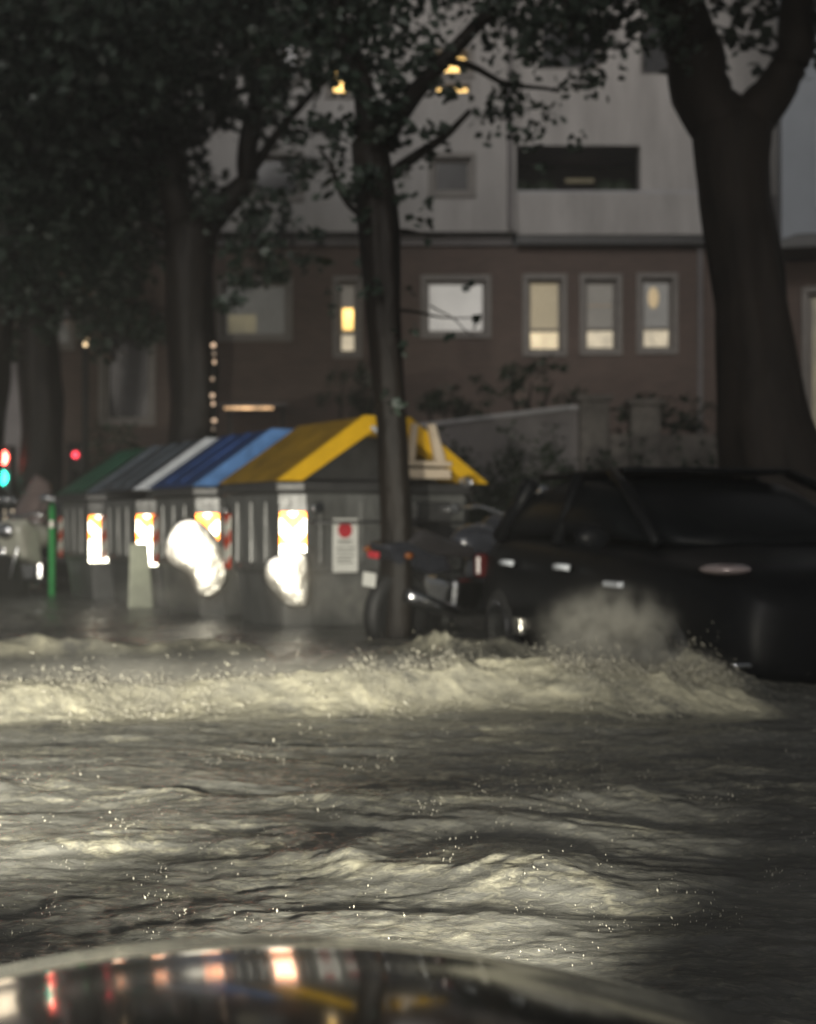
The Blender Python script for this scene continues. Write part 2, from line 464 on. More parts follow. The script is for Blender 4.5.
def water_mat():
    m = mat('flood_water', (0.125, 0.124, 0.112), 0.13, var=0.5, scale=1.7, bump=0, stretch=(0.8, 2.2, 1))
    nt = m.node_tree; b = nt.nodes['Principled BSDF']
    at_ = N(m, 'ShaderNodeAttribute'); at_.attribute_name = 'foam'
    tc = N(m, 'ShaderNodeTexCoord')
    mp = N(m, 'ShaderNodeMapping'); mp.inputs['Scale'].default_value = (1.0, 1.7, 1.0)
    nt.links.new(tc.outputs['Object'], mp.inputs[0])
    nz = N(m, 'ShaderNodeTexNoise'); nz.inputs['Scale'].default_value = 30; nz.inputs['Detail'].default_value = 9
    nz.inputs['Roughness'].default_value = 0.7; nz.inputs['Distortion'].default_value = 0.8
    nt.links.new(mp.outputs[0], nz.inputs['Vector'])
    # lacy foam: attribute broken up by fine noise
    ad = N(m, 'ShaderNodeMath'); ad.operation = 'MULTIPLY_ADD'
    nt.links.new(nz.outputs['Fac'], ad.inputs[0]); ad.inputs[1].default_value = 0.9
    sb = N(m, 'ShaderNodeMath'); sb.operation = 'SUBTRACT'; nt.links.new(at_.outputs['Fac'], sb.inputs[0]); sb.inputs[1].default_value = 0.45
    nt.links.new(sb.outputs[0], ad.inputs[2])
    rp = N(m, 'ShaderNodeMapRange'); rp.inputs[1].default_value = 0.08; rp.inputs[2].default_value = 0.85
    rp.clamp = True
    nt.links.new(ad.outputs[0], rp.inputs[0])
    mx = N(m, 'ShaderNodeMix'); mx.data_type = 'RGBA'
    nt.links.new(rp.outputs[0], mx.inputs['Factor'])
    nt.links.new(b.inputs['Base Color'].links[0].from_socket, mx.inputs['A'])
    mx.inputs['B'].default_value = (0.56, 0.53, 0.39, 1)
    nt.links.new(mx.outputs['Result'], b.inputs['Base Color'])
    rr = N(m, 'ShaderNodeMapRange'); rr.inputs[3].default_value = 0.09; rr.inputs[4].default_value = 0.7
    nt.links.new(rp.outputs[0], rr.inputs[0]); nt.links.new(rr.outputs[0], b.inputs['Roughness'])
    b.inputs['IOR'].default_value = 1.33
    bp = N(m, 'ShaderNodeBump'); bp.inputs['Strength'].default_value = 0.6; bp.inputs['Distance'].default_value = 0.012
    vo = N(m, 'ShaderNodeTexVoronoi'); vo.feature = 'SMOOTH_F1'; vo.inputs['Scale'].default_value = 13; vo.inputs['Smoothness'].default_value = 0.5
    nt.links.new(mp.outputs[0], vo.inputs['Vector'])
    hm = N(m, 'ShaderNodeMath'); hm.operation = 'MULTIPLY_ADD'; nt.links.new(vo.outputs['Distance'], hm.inputs[0]); hm.inputs[1].default_value = -0.9
    nt.links.new(nz.outputs['Fac'], hm.inputs[2])
    nt.links.new(hm.outputs[0], bp.inputs['Height']); nt.links.new(bp.outputs[0], b.inputs['Normal'])
    return m


X, Y, nr, nc = water()
H, FO = wave_height(X, Y)
V = np.stack([X, Y, H], -1).reshape(-1, 3)
i = np.arange(nr - 1)[:, None]; j = np.arange(nc - 1)[None, :]
q = np.stack([i * nc + j, i * nc + j + 1, (i + 1) * nc + j + 1, (i + 1) * nc + j], -1).reshape(-1)
M_['water'] = water_mat()
wo = np_mesh('water', V, q, 4, M_['water'], smooth=True)
wa = wo.data.attributes.new('foam', 'FLOAT', 'POINT'); wa.data.foreach_set('value', FO.astype(np.float32).ravel())
tag(wo, kind='structure')

M_['spray'] = mat('water_spray', (0.42, 0.40, 0.33), 0.35, var=0.1, bump=0)


def droplets(P, A, L, Wd):
    """stretched octahedra at P along A"""
    n = len(P)
    A = A / np.linalg.norm(A, axis=1)[:, None]
    b = np.cross(A, rng.normal(size=(n, 3))); b /= np.linalg.norm(b, axis=1)[:, None]
    c = np.cross(A, b)
    V = np.stack([P + A * L[:, None], P - A * L[:, None], P + b * Wd[:, None], P - b * Wd[:, None], P + c * Wd[:, None], P - c * Wd[:, None]], 1)
    t = np.array([0, 2, 4, 0, 4, 3, 0, 3, 5, 0, 5, 2, 1, 4, 2, 1, 3, 4, 1, 5, 3, 1, 2, 5])
    Fc = ((np.arange(n) * 6)[:, None] + t[None]).ravel()
    return V.reshape(-1, 3), Fc


# torn water thrown up along the crest
n = 36000
x = np.concatenate([rng.uniform(-2.6, 1.5, int(n * .8)), rng.normal(0.9, 0.5, n - int(n * .8))])
off = rng.normal(0.05, 0.20, n)
y = crest_y(x) + off
clump = ridged(x * 2.4, y * 1.2, 3, 203)
keep = rng.random(n) < sstep(0.15, 0.8, clump) * sstep(0.02, 0.1, crest_amp(x)) + 0.05
x, y = x[keep], y[keep]; n = len(x)
h0, _ = wave_height(x, y)
z = h0 + rng.exponential(0.022, n) * (0.3 + 1.4 * ridged(x * 2.4, y * 1.2, 3, 203)) - 0.006
A = np.stack([rng.normal(-0.5, 0.5, n), rng.normal(-0.3, 0.5, n), rng.uniform(0.1, 1.2, n)], -1)
L = rng.lognormal(np.log(0.0062), 0.6, n); Wd = L * rng.uniform(0.08, 0.25, n)
V1, F1 = droplets(np.stack([x, y, z], -1), A, np.minimum(L, 0.022), np.minimum(Wd, 0.008))
o = np_mesh('spray', V1, F1, 3, M_['spray'])
tag(o, 'torn white spray thrown up along the breaking wave crest', 'spray', kind='stuff')

# rain hitting the water
K = 270
cx = rng.uniform(-0.36, 0.36, K); cd = np.exp(rng.uniform(np.log(2.3), np.log(9.0), K)); cx = cx * cd
m_ = rng.integers(3, 14, K)
x = np.repeat(cx, m_) + rng.normal(0, 0.022, m_.sum()); y = np.repeat(cd, m_) + rng.normal(0, 0.022, m_.sum())
h0, _ = wave_height(x, y)
n = len(x)
z = h0 + rng.exponential(0.012, n)
A = np.stack([rng.normal(0, 0.25, n), rng.normal(0, 0.25, n), np.ones(n)], -1)
L = rng.lognormal(np.log(0.0020), 0.45, n) * np.sqrt(np.maximum(y, 2.0) / 3.0)
V1, F1 = droplets(np.stack([x, y, z], -1), A, np.minimum(L, 0.018), np.minimum(L * 0.4, 0.004))
o = np_mesh('rain_splash', V1, F1, 3, M_['spray'])
tag(o, 'small white splashes where rain hits the flood water', 'splash', kind='stuff')


# ------------------------------------------------------------------ facade helpers
def facade(x0, x1, z0, z1, holes, depth, y=0.0, back=True):
    """wall sheet in the XZ plane at y with rectangular holes, reveals `depth` deep and a back sheet"""
    mb = MB()
    xs = sorted({x0, x1, *[min(max(h[0], x0), x1) for h in holes], *[min(max(h[1], x0), x1) for h in holes]})
    zs = sorted({z0, z1, *[h[2] for h in holes], *[h[3] for h in holes]})
    for a, b in zip(xs[:-1], xs[1:]):
        for c, d in zip(zs[:-1], zs[1:]):
            mx_, mz = (a + b) / 2, (c + d) / 2
            if any(h[0] < mx_ < h[1] and h[2] < mz < h[3] for h in holes): continue
            mb.add([(a, y, c), (b, y, c), (b, y, d), (a, y, d)], [(0, 1, 2, 3)])
    for a, b, c, d in holes:
        e = y + depth
        mb.add([(a, y, c), (b, y, c), (b, y, d), (a, y, d), (a, e, c), (b, e, c), (b, e, d), (a, e, d)],
               [(0, 4, 5, 1), (1, 5, 6, 2), (2, 6, 7, 3), (3, 7, 4, 0)])
    mb.add([(x0, y, z0), (x0, y + 9, z0), (x0, y + 9, z1), (x0, y, z1)], [(0, 1, 2, 3)])
    mb.add([(x1, y, z0), (x1, y + 9, z0), (x1, y + 9, z1), (x1, y, z1)], [(0, 1, 2, 3)])
    mb.add([(x0, y, z1), (x1, y, z1), (x1, y + 9, z1), (x0, y + 9, z1)], [(0, 1, 2, 3)])
    return mb


def frame_bars(a, b, c, d, y, w=0.06, t=0.07, mid=None, mull=None):
    mb = MB()
    mb.b2((a, y, c), (b, y + t, c + w)); mb.b2((a, y, d - w), (b, y + t, d))
    mb.b2((a, y, c + w), (a + w, y + t, d - w)); mb.b2((b - w, y, c + w), (b, y + t, d - w))
    if mid is not None: mb.b2((a + w, y + 0.004, mid - w / 2), (b - w, y + t, mid + w / 2))
    if mull is not None: mb.b2((mull - w / 2, y + 0.004, c + w), (mull + w / 2, y + t, d - w))
    return mb


def window(parent, hole, yw, lit, frame_m, mid=None, lower=None, blind=None, label=None, mull=None, surround=True):
    a, b, c, d = hole
    fr = frame_bars(a, b, c, d, yw + 0.10, mid=mid, mull=mull).build('window', frame_m, parent, bevel=0.008)
    if label: fr['label'] = label
    zc = mid if mid is not None else c
    MB().b2((a + .06, yw + 0.14, zc + .03), (b - .06, yw + 0.145, d - .06)).build('pane', lit, fr)
    if mid is not None:
        MB().b2((a + .06, yw + 0.14, c + .06), (b - .06, yw + 0.145, mid - .03)).build('pane', lower, fr)
    if surround:
        w = 0.10
        sm = MB()
        sm.b2((a - w, yw - 0.04, d), (b + w, yw + 0.05, d + w)); sm.b2((a - w, yw - 0.05, c - w), (b + w, yw + 0.05, c))
        sm.b2((a - w, yw - 0.04, c), (a, yw + 0.05, d)); sm.b2((b, yw - 0.04, c), (b + w, yw + 0.05, d))
        sm.build('window_surround', frame_m, fr, bevel=0.01)
    return fr


W_ = {}
W_['warm'] = emis('blind_warm', (1.0, 0.78, 0.42), 0.24, 0.12, 1.2)
W_['warm_low'] = emis('gap_warm', (1.0, 0.80, 0.48), 0.85, 0.25, 5)
W_['dim'] = emis('blind_dim', (0.85, 0.74, 0.6), 0.085, 0.2, 1.3)
W_['low2'] = emis('gap_soft', (1.0, 0.84, 0.58), 0.52, 0.25, 5)
W_['grey'] = emis('blind_grey', (0.86, 0.82, 0.76), 0.10, 0.25, 0.9)
W_['lampglow'] = emis('lamp_behind_blind', (1, 0.72, 0.36), 0.42, 0.1, 2)
W_['pale'] = emis('pale_blind', (0.95, 0.9, 0.82), 0.36, 0.2, 1.2)
W_['murk'] = emis('dusky_pane', (0.8, 0.78, 0.74), 0.035, 0.4, 0.9)
W_['murkwarm'] = emis('warm_corner', (0.9, 0.75, 0.4), 0.10, 0.5, 1.6)
W_['amber'] = emis('amber_pane', (1.0, 0.62, 0.18), 2.6, 0.3, 4)
W_['darkpane'] = mat('dark_pane', (0.05, 0.05, 0.055), 0.12, var=0.3, bump=0)
W_['pink'] = emis('pink_room', (0.9, 0.72, 0.74), 0.25, 0.4, 4)
W_['shop'] = emis('shop_light', (1.0, 0.8, 0.55), 2.2, 0.5, 4)

DB = 26.0


def hp(px0, px1, py0, py1, d=DB):
    p = at(px0, py1, d); q = at(px1, py0, d)
    return (p.x, q.x, p.z, q.z)


bld = empty('apartment_building', (0, DB, 0))
tag(bld, 'apartment block with dark brick storey, lit windows and pale upper walls behind the trees', 'building')
zt = at(0, 246, DB).z
wides = [hp(222, 287, 282, 336), hp(426, 486, 280, 333)]
narrow = hp(338, 357, 281, 353)
talls = [hp(528, 562, 279, 351), hp(585, 617, 279, 350), hp(642, 673, 278, 349)]
lefts = [hp(20, 70, 285, 345), hp(104, 150, 332, 420)]
MBW = facade(-14, 9.5, 0.0, zt, wides + [narrow] + talls + lefts, 0.22)
MBW.build('brick_wall', M_['brick'], bld)
mb = MB(); mb.b2((-14, 0.23, 0), (9.5, 0.3, zt - 0.01)); mb.build('inner_wall', M_['dark'], bld)
window(bld, wides[0], 0, W_['murk'], M_['frame'], label='dusky wide window with a dim warm corner')
a, b, c, d = wides[0]
MB().b2((a + .1, 0.134, c + .08), (a + .62, 0.139, c + .42)).build('curtain', W_['murkwarm'], bld)
window(bld, wides[1], 0, W_['pale'], M_['frame'], label='wide window with a pale lit blind')
window(bld, narrow, 0, W_['dim'], M_['frame'], mid=narrow[2] + .38, lower=W_['low2'], label='narrow lit window beside the slim tree')
a, b, c, d = narrow
MB().b2((a + .08, 0.134, c + .45), (b - .08, 0.139, c + .85)).build('curtain', W_['amber'], bld)['label'] = 'amber lit curtain'
for k, (hq, up, lo) in enumerate(zip(talls, ('warm', 'dim', 'grey'), ('warm_low', 'low2', 'low2'))):
    fr = window(bld, hq, 0, W_[up], M_['frame'], mid=hq[2] + 0.40, lower=W_[lo],
                label=('tall window with warm yellow blind', 'tall window with dim beige blind', 'tall window with grey blind and a lamp glow')[k])
    a, b, c, d = hq
    if k == 1: MB().b2((a + .07, 0.132, c + .83), (b - .07, 0.1385, c + .87)).build('blind_bar', M_['cream'], fr)
    if k == 2: MB().ball((a + .24, 0.128, d - .34), (0.10, 0.008, 0.2), 14).build('lamp_glow', W_['lampglow'], fr, smooth=True)
window(bld, lefts[0], 0, W_['murk'], M_['frame'], label='dark window at the far left')
window(bld, lefts[1], 0, W_['darkpane'], M_['frame'], label='dark doorway window behind the left tree')
# string courses, ledges and upper storeys
MB().b2((-14, -0.10, zt), (at(512, 0, DB).x, 0.25, zt + 0.20)).build('string_course', M_['concrete'], bld, bevel=0.02)
XB = at(515, 0, DB).x; XR = at(712, 0, DB).x
uz0, uz1 = zt + 0.20, 16.5
up_win = [hp(433, 470, 162, 196), hp(432, 468, 57, 78), hp(434, 470, 88, 98), hp(331, 351, 64, 98), hp(255, 300, 160, 200), hp(90, 140, 150, 200),
          hp(255, 300, 40, 85), hp(90, 140, 40, 85)]
facade(-14, XB, uz0, uz1, up_win, 0.25, y=-0.35).build('upper_wall', M_['white_wall'], bld)
MB().b2((-14, -0.08, uz0), (XB - .01, 0.0, uz1)).build('inner_wall', M_['dark'], bld)
for k, hq in enumerate(up_win):
    lit = W_['amber'] if k in (1, 2, 3) else W_['darkpane']
    window(bld, hq, -0.35, lit, M_['frame'], surround=(k != 2), label='amber lit upper window' if k in (1, 2, 3) else None)
zp0, zp1 = at(0, 244, DB).z, at(0, 196, DB).z
zo1 = at(0, 146, DB).z
balc = MB().b2((XB + .02, -0.30, zp0 + 0.12), (XR, -0.18, zp1)).build('balcony', M_['white_wall'], bld, bevel=0.015)
MB().b2((XB + .02, -0.27, zp1), (XR, -0.21, zp1 + 0.05)).build('parapet_cap', M_['coping'], balc)
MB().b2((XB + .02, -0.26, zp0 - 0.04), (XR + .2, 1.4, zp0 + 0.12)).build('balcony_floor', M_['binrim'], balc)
facade(XB + .01, 9.5, zo1, uz1, [hp(540, 600, 15, 70), hp(640, 690, 20, 75)], 0.25, y=-0.1).build('upper_wall', M_['white_wall'], bld)
for hq in (hp(540, 600, 15, 70), hp(640, 690, 20, 75)): window(bld, hq, -0.1, W_['darkpane'], M_['frame'], surround=False)
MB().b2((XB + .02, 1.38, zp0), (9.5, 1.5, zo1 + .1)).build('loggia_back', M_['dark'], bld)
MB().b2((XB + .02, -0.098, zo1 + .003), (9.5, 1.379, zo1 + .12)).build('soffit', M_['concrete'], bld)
MB().b2((at(640, 0, DB).x, -0.1, zp1), (9.5, 0.3, zo1)).build('loggia_side', M_['white_wall'], bld)
MB().b2((XR + 0.01, -0.12, zt), (9.5, 0.3, zp1)).build('loggia_side', M_['concrete'], bld)
hq = hp(576, 602, 176, 194); MB().b2((hq[0], 1.33, hq[2]), (hq[1], 1.37, hq[3])).build('lit_room', W_['pink'], bld)['label'] = 'pinkish lit gap in the dark loggia'
hq = hp(574, 604, 160, 164); MB().b2((hq[0], 1.33, hq[2]), (hq[1], 1.37, hq[3])).build('lit_room', W_['murkwarm'], bld)
for px in (525, 548, 612, 628):   # furniture and plants silhouettes on the loggia
    p = at(px, 192, DB); MB().ball((p.x, 0.7, p.z + .1), (0.28, 0.2, 0.32), 9).build('balcony_plant', M_['leafb'], bld)
MB().b2((-14.2, -0.6, uz1), (9.7, 9, uz1 + .4)).build('roof', M_['concrete'], bld)

MB().tube([(XB - .12, -0.42, zt + .25), (XB - .12, -0.42, uz1 - .1)], 0.05, 8).build('downpipe', M_['concrete'], bld)
MB().tube([(at(700, 0, DB).x, -0.06, 1.6), (at(700, 0, DB).x, -0.06, zt - .05)], 0.05, 8).build('downpipe', M_['concrete'], bld)
# neighbouring block on the right, nearer
nb = empty('corner_building', (5.75, 21.5, 0), R(-14))
tag(nb, 'cool grey building at right edge with dark canopy over a reddish ground floor', 'building')
zc = at(0, 243, 21.5).z
facade(0, 8, zc, 15, [(0.62, 2.2, at(0, 203, 21.5).z, at(0, 126, 21.5).z)], 0.2).build('upper_wall', M_['blue_wall'], nb)
window(nb, (0.62, 2.2, at(0, 203, 21.5).z, at(0, 126, 21.5).z), 0, W_['darkpane'], M_['wframe'])
mb = MB(); mb.prism([(-0.1, zc - 0.22), (8, zc - 0.05), (8, zc), (0.2, zc - 0.002), (-0.1, zc - 0.1)], -0.7, 0.5, 'y'); mb.build('canopy', M_['binrim'], nb, bevel=0.02)
facade(0.05, 8, 0, zc - 0.23, [(0.4, 1.0, 2.2, 4.4)], 0.2, y=0.3).build('ground_wall', M_['brick'], nb)
window(nb, (0.4, 1.0, 2.2, 4.4), 0.3, W_['murkwarm'], M_['frame'], label='dim warm ground floor window')

# raised terrace behind the pavement
tq = [row(9.2, 8.6), row(-12, 8.6), Vector((30, 25.9, 0)), Vector((-14, 25.9, 0))]
T0 = at(572, 405, 17.0)
mb = MB()
tz = T0.z - 0.55
t0 = T0 + Vector((UX, UY, 0)) * 6.0
poly = [(T0.x + 0.1, T0.y + 0.2), (10, 17.3), (12, 25.8), (-2.0, 25.8), (t0.x + .05, t0.y + .3)]
mb.prism(poly, GROUND, tz, 'z'); tag(mb.build('terrace', M_['paving']), kind='structure')
tw = empty('terrace_wall', (T0.x, T0.y, GROUND), math.atan2(UY, UX))
tag(tw, 'low grey terrace wall with pale coping running behind the yellow-lidded container', 'wall')
MB().b2((0, -0.18, 0), (6.0, 0, T0.z - GROUND - 0.06)).build('panel', M_['concrete'], tw)
MB().b2((-0.04, -0.21, T0.z - GROUND - 0.06), (6.0, 0.05, T0.z - GROUND)).build('coping', M_['coping'], tw, bevel=0.012)

sw = empty('stone_wall', (T0.x + 0.08, 17.0, GROUND))
tag(sw, 'rough stone garden wall with blotchy pillars right of the pale coping', 'wall')
for k, (xa, xb, zz) in enumerate(((0.0, 0.36, 2.55), (0.62, 0.98, 2.5), (1.75, 2.1, 2.45))):
    MB().b2((xa, -0.14, 0), (xb, 0.2, zz)).build('pillar', M_['stone'], sw, bevel=0.03)
    MB().b2((xa - .04, -0.18, zz), (xb + .04, 0.24, zz + .07)).build('pillar_cap', M_['stone'], sw, bevel=0.015)
MB().b2((0.3, 0.0, 0), (6.0, 0.16, 2.15)).build('rubble_panel', M_['stone'], sw)


def shrub(name, label, clumps, stems, group=None, per=700, size=(0.05, 0.1)):
    b0 = Vector(stems[0][0])
    r = empty(name, b0); tag(r, label, 'shrub', group)
    V, Fc = leaves([(c[0] - b0.x, c[1] - b0.y, c[2] - b0.z, *c[3:]) for c in clumps], size=size, per=per, droop=-0.1)
    np_mesh('foliage', V, Fc, 4, M_['leafb'], r)
    mb = MB()
    for p, q_ in stems: mb.tube(bend(Vector(p) - b0, Vector(q_) - b0, 5, 0.1, 3), [0.05, 0.04, 0.035, 0.025, 0.015], 6)
    mb.build('stem', M_['bark'], r)
    return r


def shrub_at(name, label, px, pyt, pyb, wpx, d, group=None, per=700, zb=None):
    c = at(px, (pyt + pyb) / 2, d); rx = wpx / 2 / F * d; rz = (pyb - pyt) / 2 / F * d
    base = (c.x, c.y, tz if zb is None else zb)
    cl = []
    rr = random.Random(px)
    for k in range(7):
        cl.append((c.x + rr.uniform(-.6, .6) * rx, c.y + rr.uniform(-.4, .4) * rx, c.z + rr.uniform(-.5, .45) * rz,
                   rx * rr.uniform(.4, .7), rx * .5, rz * rr.uniform(.4, .7), 1))
    return shrub(name, label, cl, [(base, (c.x, c.y, c.z)), (base, (c.x + rx * .5, c.y, c.z)), (base, (c.x - rx * .5, c.y, c.z + rz * .3))], group, per)


shrub_at('shrub', 'rounded dark green shrub on the terrace under the lit tall windows', 532, 352, 412, 84, 20.5, 'shrubs on the terrace', 900)
shrub_at('shrub', 'broad dark shrub on the terrace left of the rounded one', 448, 374, 425, 90, 22.0, 'shrubs on the terrace', 900)
shrub_at('shrub', 'low straggling shrub behind the stone pillars', 655, 388, 440, 130, 19.0, 'shrubs on the terrace', 600)
shrub_at('shrub', 'tall dark bush behind the slim trunk and the yellow lid', 365, 345, 440, 90, 23.0, 'shrubs on the terrace', 900, PAVE)
shrub_at('shrub', 'loose leafy shrub at the foot of the big left tree', 118, 415, 470, 70, 21.5, 'shrubs on the terrace', 420, PAVE)
# clipped hedge in front of the terrace wall
hc = [];
for k in range(16):
    p = Vector((T0.x, T0.y, 0)) + Vector((UX, UY, 0)) * (k * 0.36 - 0.3) - Vector((VX, VY, 0)) * 0.55
    hc.append((p.x, p.y, 0.72, 0.42, 0.35, 1.08, 3.0))
shrub('hedge', 'clipped dark hedge standing against the grey terrace wall', hc, [((T0.x - .6, T0.y - .3, PAVE), (T0.x - .6, T0.y - .3, 1.0))], per=800)
hc = []
for k in range(16):
    hc.append((T0.x + 0.1 + k * 0.34, 16.35, 0.62, 0.42, 0.35, 1.06, 3.0))
shrub('hedge', 'ragged dark hedge in front of the stone pillars', hc, [((T0.x + 1, 16.35, PAVE), (T0.x + 1, 16.35, 1.0))], per=800)


# ------------------------------------------------------------------ trees
def tree(name, label, trunk, radii, limbs, clumps, bark='bark', per=900, size=(0.07, 0.13), group='plane trees along the street', leafm='leaf', droop=0.4):
    b0 = Vector(trunk[0]); r = empty(name, b0); tag(r, label, 'tree', group)
    # resample the trunk so that it is uneven
    pts = []; rad = []
    for (p, q_, ra, rb) in zip(trunk[:-1], trunk[1:], radii[:-1], radii[1:]):
        ns_ = max(2, int((Vector(q_) - Vector(p)).length / 0.11))
        for k in range(ns_):
            t = k / ns_
            pts.append(Vector(p).lerp(Vector(q_), t) - b0 + Vector((sin(len(pts) * .31), cos(len(pts) * .23), 0)) * ra * 0.06); rad.append(ra + (rb - ra) * t)
    pts.append(Vector(trunk[-1]) - b0); rad.append(radii[-1])
    MB().tube(pts, rad, 26, bark=0.34).build('trunk', M_[bark], r, smooth=True)
    for k, (p, q_, ra, rb) in enumerate(limbs):
        path = bend(Vector(p) - b0, Vector(q_) - b0, 9, 0.10, k + len(clumps))
        MB().tube(path, [ra + (rb - ra) * i / 8 for i in range(9)], 9, wob=0.12).build('limb', M_[bark], r, smooth=True)
    if clumps:
        V, Fc = leaves([(c[0] - b0.x, c[1] - b0.y, c[2] - b0.z, *c[3:]) for c in clumps], per=per, size=size, droop=droop)
        np_mesh('crown', V, Fc, 4, M_[leafm], r)
    return r


def cl(px, py, d, rpx, den=1.0, flat=0.8, depth=1.3):
    p = at(px, py, d); rr_ = rpx / F * d
    return (p.x, p.y, p.z, rr_, rr_ * depth, rr_ * flat, den)


def P3(px, py, d): return tuple(at(px, py, d))


# big tree behind the row, left
dA = 18.5
bA = at(193, 500, dA); bA.z = PAVE
cA = [cl(*a) for a in (
    (30, -60, 17, 120, 1.3), (150, -90, 18, 130, 1.2), (270, -80, 17.5, 120, 1.0), (20, 60, 17.5, 110, 1.4), (110, 60, 18.5, 95, 1.2),
    (60, 150, 18, 95, 1.2), (150, 170, 19, 75, 1.2), (70, 60, 16.5, 120, 1.3), (180, -10, 17, 120, 1.2), (210, 70, 18, 70, .7), (10, 230, 18, 80, 1.0), (110, 240, 19.5, 70, .9), (200, 30, 19, 85, .8),
    (235, 130, 19, 60, .45), (170, 110, 19.5, 60, .8), (290, 40, 18, 80, .7), (250, 225, 18, 55, .6), (300, 260, 18.5, 45, .3), (60, 290, 20, 70, .7), (240, 300, 17.5, 35, .4),
    (130, 330, 21, 50, .4), (300, 150, 18, 50, .35), (340, -20, 17, 80, .9))]
tree('plane_tree', 'big dark plane tree with forked trunk behind the grey and blue lidded containers',
     [bA, P3(193, 420, dA), P3(191, 330, dA), P3(190, 265, dA), P3(192, 225, dA)], [0.36, 0.31, 0.29, 0.30, 0.34],
     [(P3(188, 235, dA), P3(130, 80, 18), 0.24, 0.13), (P3(130, 80, 18), P3(125, -120, 18), 0.13, 0.05), (P3(197, 235, dA), P3(248, 180, dA), 0.21, 0.14),
      (P3(248, 180, dA), P3(262, 40, 18.3), 0.14, 0.10), (P3(262, 40, 18.3), P3(285, -120, 18), 0.10, 0.04),
      (P3(130, 120, 18), P3(40, 20, 17.5), 0.10, 0.04), (P3(160, 160, 18.2), P3(60, 150, 18), 0.09, 0.03), (P3(250, 170, dA), P3(340, 60, 17.5), 0.08, 0.03),
      (P3(185, 260, dA), P3(110, 200, 19), 0.08, 0.03)], cA, per=800, size=(0.09, 0.19))

# slim tree in front of the yellow container
dB_ = 10.0
bB = at(396, 600, dB_); bB.z = PAVE
cB = [cl(*a) for a in (
    (360, -40, 10, 150, 1.0), (480, -60, 10.5, 120, 1.0), (410, 20, 10, 60, .4), (560, 10, 10.5, 95, 1.0), (530, 85, 10.8, 60, .7), (375, 110, 10, 50, .4), (320, 110, 10.5, 55, .45),
    (500, 120, 10.5, 35, .4), (310, 0, 10, 80, .9), (420, 130, 10.3, 40, .4), (400, 190, 10.2, 34, .3), (345, 200, 10, 42, .45), (640, 60, 11, 60, .45), (610, -40, 10.5, 110, 1.0), (550, 150, 11, 38, .35),
    (430, 232, 10.2, 20, .22), (500, 50, 10.3, 40, .4), (300, 190, 10.5, 40, .35), (300, 245, 11, 34, .4), (255, 262, 11.5, 34, .4), (345, 262, 10.4, 26, .35), (330, 300, 10.6, 18, .2), (402, 300, 10.2, 16, .2), (365, 60, 9.7, 45, .5), (372, 180, 9.8, 26, .5), (355, 150, 9.8, 30, .6), (372, 105, 9.8, 44, 1.3), (430, 95, 9.9, 22, .8), (345, 185, 9.8, 26, .6), (405, 205, 9.9, 20, .5), (362, 225, 9.8, 20, .5), (400, 75, 9.9, 30, .8), (350, 45, 9.8, 50, .9), (500, 25, 10.1, 45, .9), (395, 125, 9.9, 26, .7), (425, 128, 10, 22, .6), (398, 168, 9.9, 24, .4), (366, 285, 9.8, 22, .4), (402, 342, 9.9, 22, .4), (384, 395, 9.8, 22, .4), (446, 334, 10.1, 7, .5), (478, 322, 10.1, 8, .5), (470, 287, 10.1, 6, .4))]
tree('plane_tree', 'slim plane tree standing in front of the yellow-lidded container',
     [bB, P3(396, 520, dB_), P3(393, 425, dB_), P3(384, 320, dB_), P3(378, 230, dB_), P3(370, 140, dB_)], [0.13, 0.105, 0.10, 0.125, 0.135, 0.12],
     [(P3(370, 145, dB_), P3(340, 20, 10), 0.10, 0.06), (P3(371, 150, dB_), P3(480, 20, 10.3), 0.085, 0.05), (P3(480, 20, 10.3), P3(560, -40, 10.5), 0.05, 0.02),
      (P3(374, 190, dB_), P3(470, 110, 10.4), 0.05, 0.02), (P3(450, 60, 10.3), P3(560, 90, 10.8), 0.03, 0.012), (P3(340, 20, 10), P3(340, -150, 10), 0.06, 0.02), (P3(376, 230, 10), P3(445, 235, 10.2), 0.02, 0.006),
      (P3(376, 230, 10), P3(320, 150, 10.4), 0.03, 0.012), (P3(384, 310, 10), P3(484, 318, 10.1), 0.016, 0.003), (P3(430, 305, 10.05), P3(474, 336, 10.1), 0.007, 0.003)], cB, per=1200, size=(0.045, 0.10))
# twigs that cross the pale lit blind
shr = [cl(440, 330, 16, 8, .5), cl(478, 325, 16, 9, .5), cl(455, 300, 16, 6, .2), cl(470, 285, 16, 6, .3)]
